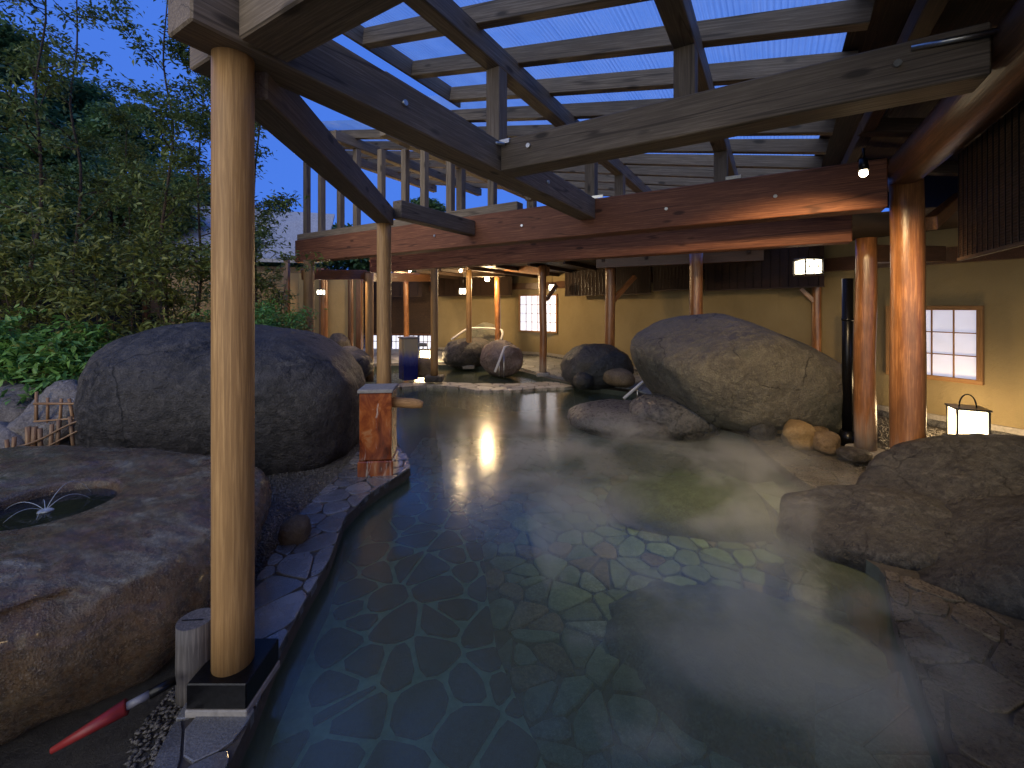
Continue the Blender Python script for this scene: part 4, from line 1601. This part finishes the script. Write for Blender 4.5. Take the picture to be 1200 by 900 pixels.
Rout = np.interp(th, np.concatenate([ang - 2 * np.pi, ang, ang + 2 * np.pi]), np.tile(rd, 3))
rings = []
for r_, dz in prof_in[1:]:
    rings.append([(r_ * (1 + .03 * noise.noise(Vector((math.cos(t) * 2, math.sin(t) * 2, 3)))), dz, 0) for t in th])
NT_ = 26
for i in range(1, NT_ + 1):
    f_ = i / NT_
    rings.append([(0.29 + (Rout[k] - 0.06 - 0.29) * f_, -0.045 * max(0, f_ - .55) ** 2 / .2, 0) for k in range(NA)])
for (out_, dz) in ((-.035, -.055), (-.012, -.068), (.012, -.085), (.035, -.115), (.055, -.14), (.07, -.20), (.075, -.27), (.06, -.35), (.02, -.43), (-.04, -.52), (-.12, -.60), (-.2, -.68)):
    rings.append([(Rout[k] + out_, dz, 1) for k in range(NA)])
vs.append(Vector((bc.x, bc.y, 0.57 - .205)))
for ri, ring in enumerate(rings):
    for k, (r_, dz, side) in enumerate(ring):
        x = bc.x + math.cos(th[k]) * r_
        y = bc.y + math.sin(th[k]) * r_
        zt = 0.565 + 0.03 * (y - 2.2) + 0.035 * (-x - 2.4) * .5
        z = zt + dz
        amp_ = min(1, max(0, (r_ - .31) / .2))
        z += amp_ * (0.030 * noise.fractal(Vector((x * 1.6, y * 1.6, 0)), 1, 2, 4) + .012 * noise.fractal(Vector((x * 9, y * 9, 2)), 1, 2, 3))
        if side:
            nn_ = noise.fractal(Vector((x * 1.8, y * 1.8, z * 1.8 + 5)), 1, 2, 5) * .06 + noise.fractal(Vector((x * 9, y * 9, z * 9)), 1, 2, 3) * .012
            x += math.cos(th[k]) * nn_
            y += math.sin(th[k]) * nn_
        vs.append(Vector((x, y, z)))
for k in range(NA):
    fs.append((0, 1 + k, 1 + (k + 1) % NA))
for j in range(len(rings) - 1):
    for k in range(NA):
        a_, b_ = 1 + j * NA + k, 1 + j * NA + (k + 1) % NA
        fs.append((a_, a_ + NA, b_ + NA, b_))
basin = empty('granite_basin', (-2.9, 2.2, 0), 'large brown granite block with a round water basin carved in its top', 'stone basin')
mesh_obj('granite_block', py_mesh('granite_shape', vs, fs), M['granite'], basin, smooth=True)
disc = [(bc.x + math.cos(t) * .261, bc.y + math.sin(t) * .261) for t in [2 * math.pi * k / 48 for k in range(48)]]
sheet('basin_water', disc, 0.525, M['basin_water'], None, basin)
jc = Vector((bc.x + .0, bc.y - .03, 0.53))
for k, (dx, dy, hgt) in enumerate(((-.5, .02, .06), (-.16, -.28, .05), (.2, .33, .07), (.02, .52, .14), (-.25, .2, .05), (.12, -.2, .03))):
    pts = [jc + Vector((dx * t * .45, dy * t * .45, hgt * 3 * t * (1 - t) + .0)) for t in [i / 10 for i in range(11)]]
    tube('water_jet', pts, [0.0018 - .0001 * i for i in range(11)], M['jet'], basin, 6, 0)
rock('jet_splash', (jc.x, jc.y, .53), (.032, .032, .008), M['jet'], 3, sub=3, amp=.3, parent=basin)

# ================================================================== SMALL THINGS
# wooden stump beside the near post
st = empty('wood_stump', (-1.335, 1.80, 0), 'grey weathered round stump next to the nearest post', 'stump')
pole('stump_body', Vector((-1.335, 1.80, -.03)), Vector((-1.335, 1.80, .285)), .068, .067, M['stump'], st, 28, 4)
beam('end_crack', Vector((-1.385, 1.79, .2855)), Vector((-1.30, 1.795, .2855)), .004, .004, M['black'], st, 0)
# red tipped pole poking out from the granite block
rp = empty('red_tipped_pole', (-1.45, 1.62, .05), 'grey handled pole with a red sleeve poking from under the granite block', 'pole')
a, b, c_ = pp(60, 880, 1.50), pp(148, 828, 1.60), pp(206, 797, 1.70)
tube('red_sleeve', [a, b], [.010, .028], M['red_rubber'], rp, 14, 0)
tube('grey_grip', [b, b + (c_ - b) * .45], [.014, .014], M['grip'], rp, 12, 0)
tube('black_end', [b + (c_ - b) * .45, c_], [.019, .017], M['black'], rp, 12, 0)
# rust glazed pillar with its cap and wooden spout
bp_ = gp(438, 557)
rz = R(6)
rust = empty('glazed_pillar', (bp_.x, bp_.y, 0), 'rust orange glazed square pillar with a grey cap and wooden spout', 'pillar')
pc = Vector((bp_.x, bp_.y + .15, 0))
pole_r = lambda z0, z1, w, mat, name, bev=.006: beam(name, pc + Vector((0, 0, z0)), pc + Vector((0, 0, z1)), w, w, mat, rust, bev, up=Vector((math.sin(rz), math.cos(rz), 0)))
o = mesh_obj('glazed_body', box_mesh(.30, .30, .64, .008).copy(), None, rust, Matrix.Translation(pc + Vector((0, 0, .46))) @ Matrix.Rotation(rz, 4, 'Z'))
o.data.materials.clear()
o.data.materials.append(M['rust'])
o = mesh_obj('plinth', box_mesh(.33, .33, .15, .008).copy(), None, rust, Matrix.Translation(pc + Vector((0, 0, .06))) @ Matrix.Rotation(rz, 4, 'Z'))
o.data.materials.clear()
o.data.materials.append(M['rust'])
o = mesh_obj('cap', box_mesh(.33, .33, .035, .006).copy(), None, rust, Matrix.Translation(pc + Vector((0, 0, .80))) @ Matrix.Rotation(rz, 4, 'Z'))
o.data.materials.clear()
o.data.materials.append(M['concrete'])
a = pc + Vector((.14, .0, .665))
tube('spout', [a, a + Vector((.20, .02, -.02)), a + Vector((.29, .03, -.035))], [.05, .05, .03], M['frame'], rust, 10, 3)
# blue glazed pillar, further off
bq = gp(476, 445)
bl = empty('glazed_pillar', (bq.x, bq.y, 0), 'blue and sand glazed square pillar with a spout in the upper basin', 'pillar')
o = mesh_obj('glazed_body', box_mesh(.33, .33, .92, .01).copy(), None, bl, Matrix.Translation((bq.x, bq.y + .2, .44)) @ Matrix.Rotation(R(35), 4, 'Z'))
o.data.materials.clear()
o.data.materials.append(M['blue_glaze'])
# its glaze changes with height, so the mesh origin sits at the base
for v_ in o.data.vertices: v_.co.z += .46
o.matrix_basis = Matrix.Translation((bq.x, bq.y + .2, -.02)) @ Matrix.Rotation(R(35), 4, 'Z')
o = mesh_obj('cap', box_mesh(.37, .37, .03, .006).copy(), None, bl, Matrix.Translation((bq.x, bq.y + .2, .918)) @ Matrix.Rotation(R(35), 4, 'Z'))
o.data.materials.clear()
o.data.materials.append(M['concrete'])
tube('spout', [Vector((bq.x + .18, bq.y + .2, .76)), Vector((bq.x + .42, bq.y + .12, .76))], [.05, .04], M['concrete'], bl, 10, 0)

# drain pipe
dp = empty('drain_pipe', (3.98, 5.06, 0), 'black vertical pipe between the biggest boulder and a log post', 'pipe')
pole('pipe_shaft', Vector((3.98, 5.06, .12)), Vector((3.98, 5.06, 1.94)), .055, .055, M['black'], dp, 20, 1)
pole('pipe_bracket', Vector((3.98, 5.06, 1.44)), Vector((3.98, 5.06, 1.47)), .062, .062, M['black'], dp, 20, 1)
pole('pipe_foot', Vector((3.98, 5.06, -.03)), Vector((3.98, 5.06, .14)), .10, .075, M['black'], dp, 20, 1)

# handrails
h1 = empty('handrail', pp(752, 462, 7.2), 'short pale handrail leading into the water left of the biggest boulder', 'handrail')
tube('rail', [pp(731, 467, 6.9), pp(762, 440, 7.0)], .024, M['white'], h1, 10, 0)
tube('rail', [pp(762, 440, 7.0), pp(772, 447, 7.3), pp(777, 458, 7.3)], .018, M['steel'], h1, 10, 3)
tube('rail_post', [pp(747, 453, 6.95), pp(747, 474, 6.95)], .012, M['steel'], h1, 8, 0)
h2 = empty('handrail', pp(588, 440, 9.8), 'pale sloping handrail at the pinkish boulder', 'handrail')
tube('rail', [pp(580, 436, 9.5), pp(591.5, 406.5, 9.8), pp(597, 406, 10.0)], .028, M['white'], h2, 10, 0)
tube('rail_post', [pp(585, 425, 9.6), pp(585, 441, 9.6)], .012, M['steel'], h2, 8, 0)
tube('rail_post', [pp(590.5, 412, 9.75), pp(590.5, 443, 9.6)], .012, M['steel'], h2, 8, 0)
h3 = empty('handrail', pp(560, 398, 12.4), 'long bent handrail looping over the far tan rock', 'handrail')
tube('rail', [pp(529, 398, 12.2), pp(546, 386, 12.4), pp(552, 384.5, 12.5), pp(583, 385.5, 12.7), pp(589, 390, 12.6), pp(586, 400, 12.5)], .03, M['white'], h3, 10, 4)

# bamboo fence behind the granite block
bf = empty('bamboo_fence', pp(50, 520, 4.0), 'low fence of cut bamboo stakes and thin rails behind the granite block', 'fence')
for i, (x, y0, y1, Y, r) in enumerate(((8, 515, 545, 3.75, .022), (17, 512, 548, 3.75, .022), (33, 500, 545, 3.8, .03), (41, 500, 545, 3.8, .03), (47, 502, 545, 3.8, .025), (61, 497, 548, 3.8, .022), (69, 492, 548, 3.82, .022), (82, 488, 540, 3.85, .022), (95, 467, 545, 3.9, .026), (103, 470, 545, 3.9, .02), (43, 459, 510, 4.15, .02), (56, 466, 500, 4.15, .018), (72, 467, 500, 4.15, .018), (81, 467, 500, 4.15, .02))):
    lean = random.uniform(-8, 4)
    r *= .72
    pole('bamboo_stake', pp(x - lean, y1, Y), pp(x, y0, Y), r, r * .95, M['bamboo'], bf, 12, 2)
tube('bamboo_rail', [pp(-5, 530, 3.72), pp(40, 518, 3.76), pp(80, 498, 3.82), pp(108, 488, 3.88)], .009, M['bamboo'], bf, 8, 4)
tube('bamboo_rail', [pp(-5, 538, 3.72), pp(45, 527, 3.76), pp(85, 508, 3.82), pp(108, 496, 3.88)], .007, M['bamboo'], bf, 8, 4)
tube('bamboo_rail', [pp(40, 473, 4.1), pp(100, 473, 4.1)], .012, M['bamboo'], bf, 8, 0)
tube('bamboo_rail', [pp(40, 494, 4.1), pp(92, 490, 4.1)], .009, M['bamboo'], bf, 8, 0)

# neighbouring house with its pale roof among the trees
hs = empty('neighbour_house', (-8.2, 12.2, 0), 'brown walled house with a pale metal roof behind the trees', 'house')
beam('wall', Vector((-10.5, 13.0, 1.3)), Vector((-5.9, 14.0, 1.3)), 2.2, 3.0, M['far_wall'], hs, 0)
vs = [(-11, 11.4, 3.0), (-5.6, 12.6, 3.0), (-5.9, 14.2, 4.7), (-11, 13.6, 4.9), (-11, 11.4, 2.9), (-5.6, 12.6, 2.9), (-5.9, 14.2, 4.6), (-11, 13.6, 4.8)]
mesh_obj('roof', py_mesh('house_roof', vs, [(0, 1, 2, 3), (4, 7, 6, 5), (0, 4, 5, 1), (1, 5, 6, 2), (2, 6, 7, 3), (3, 7, 4, 0)]), M['far_roof'], hs)
for i in range(4):
    x = -6.2 - i * 1.1
    beam('wall_post', Vector((x, 11.75 - i * .22, 0)), Vector((x, 11.75 - i * .22, 2.9)), .12, .12, M['log_dark'], hs, 0)


# ================================================================== PLANTS
def leaves(centers, size, mat, name, parent, droop=0.3, aspect=2.6, seed=0, flat=0.6):
    r = np.random.default_rng(seed)
    c = np.asarray(centers, float)
    n_ = len(c)
    s = size * r.uniform(.6, 1.3, n_)
    az = r.uniform(0, 2 * np.pi, n_)
    tilt = r.normal(-droop, .45, n_)
    d = np.stack([np.cos(az) * np.cos(tilt), np.sin(az) * np.cos(tilt), np.sin(tilt)], 1)
    up = r.normal(0, 1, (n_, 3)) * (1 - flat) + np.array([0, 0, 1.0])
    w = np.cross(d, up)
    w /= np.linalg.norm(w, axis=1)[:, None] + 1e-9
    nn = np.cross(w, d)
    L = s[:, None]
    W = (s / aspect)[:, None]
    v0 = c
    v1 = c + d * L * .45 + w * W * .5 + nn * L * .06
    v2 = c + d * L - nn * L * .08
    v3 = c + d * L * .45 - w * W * .5 + nn * L * .06
    vs_ = np.stack([v0, v1, v2, v3], 1).reshape(-1, 3)
    idx = np.arange(n_) * 4
    me = bpy.data.meshes.new("leaves_shape")
    me.vertices.add(n_ * 4)
    me.vertices.foreach_set("co", vs_.astype(np.float32).ravel())
    fi = np.stack([idx, idx + 1, idx + 2, idx, idx + 2, idx + 3], 1).ravel()
    me.loops.add(len(fi))
    me.loops.foreach_set("vertex_index", fi.astype(np.int32))
    me.polygons.add(n_ * 2)
    me.polygons.foreach_set("loop_start", (np.arange(n_ * 2) * 3).astype(np.int32))
    me.polygons.foreach_set("loop_total", np.full(n_ * 2, 3, np.int32))
    me.update(calc_edges=True)
    return mesh_obj(name, me, mat, parent)


def branch_tree(base, height, spread, seed, n_limb=7, leafn=2500, leaf=.07, mat='leaf_thin', label='', lean=(0, 0), group=None, trunk_r=.03, start=.25, droop=.2, cluster=.12, twig_n=5, name='slender_tree', cat='tree', stems=1):
    r = random.Random(seed)
    root = empty(name, base, label, cat, group)
    paths = []
    tips = []
    base = Vector(base)
    for sidx in range(stems):
        off = Vector((r.uniform(-.15, .15), r.uniform(-.15, .15), 0)) * (stems > 1)
        ln = Vector((lean[0] + (r.uniform(-.35, .35) if stems > 1 else 0), lean[1] + (r.uniform(-.3, .3) if stems > 1 else 0), 0))
        H = height * r.uniform(.75, 1.05) if stems > 1 else height
        tr = []
        for i in range(9):
            t = i / 8
            tr.append(base + off + Vector((ln.x * t * H * .5 + r.uniform(-.04, .04) * H * .3, ln.y * t * H * .5 + r.uniform(-.04, .04) * H * .3, t * H)))
        paths.append((smooth_path(tr, 3), [trunk_r * (1 - .85 * i / 24) for i in range(25)]))
        for k in range(n_limb):
            t = start + (1 - start) * (k + r.random()) / n_limb
            p = tr[min(7, int(t * 8))].lerp(tr[min(8, int(t * 8) + 1)], t * 8 % 1)
            az = r.uniform(0, 6.28)
            L = spread * (1.15 - .6 * t) * r.uniform(.6, 1.2)
            d = Vector((math.cos(az), math.sin(az), r.uniform(.15, .9))).normalized()
            lp_ = [p]
            for j in range(4):
                d = (d + Vector((r.uniform(-.3, .3), r.uniform(-.3, .3), r.uniform(-.25, .15)))).normalized()
                lp_.append(lp_[-1] + d * L / 4)
            r0 = trunk_r * (1 - .8 * t) * .6
            paths.append((lp_, [r0 * (1 - .2 * j) for j in range(5)]))
            for q in range(twig_n):
                j = r.randrange(1, 5)
                tp = lp_[j - 1].lerp(lp_[j], r.random())
                td = (d + Vector((r.uniform(-1, 1), r.uniform(-1, 1), r.uniform(-.5, .7)))).normalized()
                te = tp + td * L * r.uniform(.25, .5)
                tm = tp.lerp(te, .5) + Vector((0, 0, .03 * L))
                paths.append(([tp, tm, te], [r0 * .45, r0 * .3, r0 * .12]))
                tips.append((tp, tm, te))
    vs_, fs_ = tube_mesh(paths, 5)
    mesh_obj('trunk', py_mesh('trunk_shape', vs_, fs_), M['bark'], root, smooth=True)
    cs = []
    while len(cs) < leafn:
        a_, b_, c2 = r.choice(tips)
        t = r.random() ** .7
        p = a_.lerp(b_, t * 2) if t < .5 else b_.lerp(c2, t * 2 - 1)
        cs.append((p.x + r.gauss(0, cluster), p.y + r.gauss(0, cluster), p.z + r.gauss(0, cluster * .6)))
    leaves(cs, leaf, M[mat], 'crown', root, droop, seed=seed)
    return root


def dense_tree(base, height, rad, seed, leafn, label, leaf=.14, mat='leaf_far', name='dense_tree'):
    r = random.Random(seed)
    rn = np.random.default_rng(seed)
    root = empty(name, base, label, 'tree', 'dense trees on the hillside')
    base = Vector(base)
    paths = [([base, base + Vector((.1, 0, height * .4)), base + Vector((0, .1, height * .85))], [.12, .09, .03])]
    lobes = []
    for k in range(16):
        t = r.uniform(.18, 1.0)
        az = r.uniform(0, 6.28)
        rr = rad * math.sin(min(1, (1.15 - t) * 1.6) * 1.4) * r.uniform(.3, .85)
        c = base + Vector((math.cos(az) * rr, math.sin(az) * rr, t * height))
        lobes.append((c, rad * r.uniform(.25, .45)))
        paths.append(([base + Vector((0, 0, height * t * .6)), base.lerp(c, .6) + Vector((0, 0, height * .1)), c], [.05, .03, .01]))
    vs_, fs_ = tube_mesh(paths, 5)
    mesh_obj('trunk', py_mesh('trunk_shape', vs_, fs_), M['bark'], root, smooth=True)
    w = np.array([l[1] ** 2 for l in lobes])
    ch = rn.choice(len(lobes), leafn, p=w / w.sum())
    dirs = rn.normal(0, 1, (leafn, 3))
    dirs /= np.linalg.norm(dirs, axis=1)[:, None]
    C = np.array([lobes[i][0][:] for i in ch])
    Rr = np.array([lobes[i][1] for i in ch])
    # clumped: leaves gather on the shell of each lobe
    fr_ = rn.uniform(0.55, 1.1, leafn)
    P = C + dirs * (Rr * fr_)[:, None] * np.array([1, 1, .75])
    leaves(P, leaf, M[mat], 'crown', root, .3, 1.9, seed=seed)
    return root


def hill_h(x, y):
    d = max(0, (-x - 5.2) - 0.12 * (y - 6))
    return min(-0.4 + 0.42 * d, 13)


# far dense trees
for i, (x, ytop, Y, rad, lab) in enumerate((
        (-90, 10, 13, 2.4, 'dense dark tree beyond the left edge, partly in view'),
        (15, 45, 15, 2.3, 'dense dark tree, tallest at the far left'),
        (88, 92, 17, 2.1, 'dense dark tree right of the tallest one'),
        (150, 118, 15, 1.7, 'dense tree with a rounded top against the sky'),
        (55, 150, 11, 1.9, 'mid height dense tree under the tallest one'),
        (125, 180, 11.5, 1.9, 'dense bushy tree behind the thin trunks'),
        (205, 190, 14, 1.8, 'dense tree just left of the nearest post'),
        (255, 235, 15, 1.8, 'dense tree behind the nearest post'),
        (325, 250, 18, 2.0, 'dense tree beyond the pale roof'),
        (10, 230, 8.5, 1.4, 'bushy tree low at the left edge'),
        (-30, 150, 8.5, 1.6, 'bushy tree half cut off by the left edge'),
        (395, 262, 24, 2.5, 'far dark tree seen under the eave struts'),
        (500, 225, 24, 2.5, 'far dark tree seen above the red beam'))):
    p = pp(x, ytop, Y)
    bz = hill_h(p.x, p.y)
    dense_tree((p.x, p.y, bz), p.z - bz - rad * .2, rad, 50 + i, 15000, lab, leaf=.013 * Y + .02)

# slender trees in front of the hillside
for i, (x, ytop, Y, lab, sd, ln) in enumerate((
        (92, -80, 6.6, 'slender tree with the straightest dark trunk at the left', 1, (0, 0)),
        (192, -60, 6.2, 'slender tree rising beside the nearest post', 2, (.02, 0)),
        (30, -120, 6.0, 'slender tree leaning in from the left edge', 3, (.12, 0)),
        (300, 20, 6.6, 'leafy tree seen between the first two posts', 4, (0, 0)),
        (236, 60, 7.0, 'leafy tree close behind the nearest post', 5, (0, 0)),
        (150, 150, 7.4, 'short leafy tree between the two thin trunks', 6, (0, 0)))):
    p = pp(x, ytop, Y)
    bz = max(-.05, hill_h(p.x, p.y))
    branch_tree((p.x, p.y, bz), p.z - bz, 1.15, 100 + sd, 15, (3400, 4200, 3000, 7500, 7500, 6000)[sd - 1], .085, 'leaf_thin', lab, ln, 'slender trees beside the bath', .032, .3, twig_n=7, cluster=.09)
# shrubs lit at the foot of the hill
for i, (x, ytop, Y, lab) in enumerate((
        (70, 235, 5.6, 'yellow green shrub left of the middle'),
        (130, 262, 5.4, 'yellow green shrub with arching stems'),
        (190, 270, 5.8, 'yellow green shrub touching the nearest post'),
        (20, 280, 5.2, 'shrub at the left edge above the low plants'),
        (320, 300, 6.8, 'shrub over the top of the huge dark boulder'),
        (225, 300, 6.6, 'shrub behind the huge dark boulder'))):
    p = pp(x, ytop, Y)
    bz = max(-.05, hill_h(p.x, p.y))
    branch_tree((p.x, p.y, bz), max(.9, p.z - bz), .85, 200 + i, 7, 2300, .10, 'leaf_mid', lab, (0, 0), 'arching shrubs at the foot of the hill', .014, .2, twig_n=6, cluster=.07, name='shrub', cat='shrub', stems=4)
# a low spray over the boulder
p = pp(318, 385, 5.9)
branch_tree((p.x - .3, p.y, .6), .95, .7, 300, 9, 3000, .06, 'leaf_low', 'feathery spray of leaves reaching over the huge dark boulder', (.9, -.1), None, .014, .3, twig_n=6, cluster=.06, name='shrub', cat='shrub', stems=2)
# low leafy plants
for i, (x, ytop, Y) in enumerate(((10, 372, 5.0), (45, 376, 5.0), (85, 374, 5.0), (112, 392, 4.95), (30, 400, 4.85), (75, 402, 4.85), (98, 412, 4.8), (-5, 398, 4.85), (140, 385, 6.2))):
    p = pp(x, ytop, Y)
    lb = ('broad leafed green plant at the left edge', 'broad leafed green plant second from the left edge', 'tall green plant left of the huge dark boulder', 'bright green plant touching the huge dark boulder', 'low green plant above the garden rocks', 'low green plant above the bamboo fence', 'small green plant at the corner of the bamboo fence', 'green plant hanging over the pale blue rock', 'green plant peeping over the dark boulder')[i]
    branch_tree((p.x, p.y, 0), p.z, .42, 400 + i, 8, 900, .12, 'leaf_low', lb, (0, 0), 'low leafy plants by the rocks', .008, .25, droop=.35, twig_n=4, cluster=.05, name='leafy_plant', cat='plant', stems=5)

# ================================================================== STEAM
N = NT('steam')
N.t.nodes.remove(N.b)
pv = N.n("ShaderNodeVolumePrincipled")
pv.inputs["Color"].default_value = (0.97, 1.0, 0.96, 1)
pv.inputs["Anisotropy"].default_value = 0.1
tc = N.n("ShaderNodeTexCoord")
sp = N.n("ShaderNodeSeparateXYZ")
N.l(tc.outputs["Object"], sp.inputs[0])
mp = N.n("ShaderNodeMapping")
mp.inputs["Scale"].default_value = (1.0, 1.5, 2.2)
N.l(tc.outputs["Object"], mp.inputs[0])
nz = N.noise(mp.outputs[0], 1.1, 3, 0.55, 0.6)
dens = N.ramp(nz, [(0.49, 0.0), (0.60, 1.0)])
hf = N.n("ShaderNodeMapRange")
hf.inputs[1].default_value, hf.inputs[2].default_value = 0.0, 0.42
hf.inputs[3].default_value, hf.inputs[4].default_value = 1.0, 0.0
N.l(sp.outputs[2], hf.inputs[0])
m1 = N.n("ShaderNodeMath")
m1.operation = 'MULTIPLY'
N.l(dens, m1.inputs[0])
N.l(hf.outputs[0], m1.inputs[1])
m2 = N.n("ShaderNodeMath")
m2.operation = 'MULTIPLY'
m2.inputs[1].default_value = 1.8
N.l(m1.outputs[0], m2.inputs[0])
N.l(m2.outputs[0], pv.inputs["Density"])
N.l(pv.outputs[0], N.out.inputs["Volume"])
st_poly = [(0.35, 1.6), (1.9, 1.5), (2.1, 3.0), (3.0, 3.6), (3.1, 5.0), (1.9, 5.5), (0.9, 6.0), (-1.0, 5.6), (-0.6, 3.8), (0.1, 3.2)]
vs = [(x, y, z) for z in (0.0, 0.45) for x, y in st_poly]
n_ = len(st_poly)
fs = [tuple(range(n_))[::-1], tuple(range(n_, 2 * n_))] + [(i, (i + 1) % n_, n_ + (i + 1) % n_, n_ + i) for i in range(n_)]
o = mesh_obj('steam', py_mesh('steam_shape', vs, fs), N.m, None, Matrix.Translation((0, 0, WZ + .01)))
setp(o, 'thin drifting steam over the hot spring water', 'steam', kind='stuff')
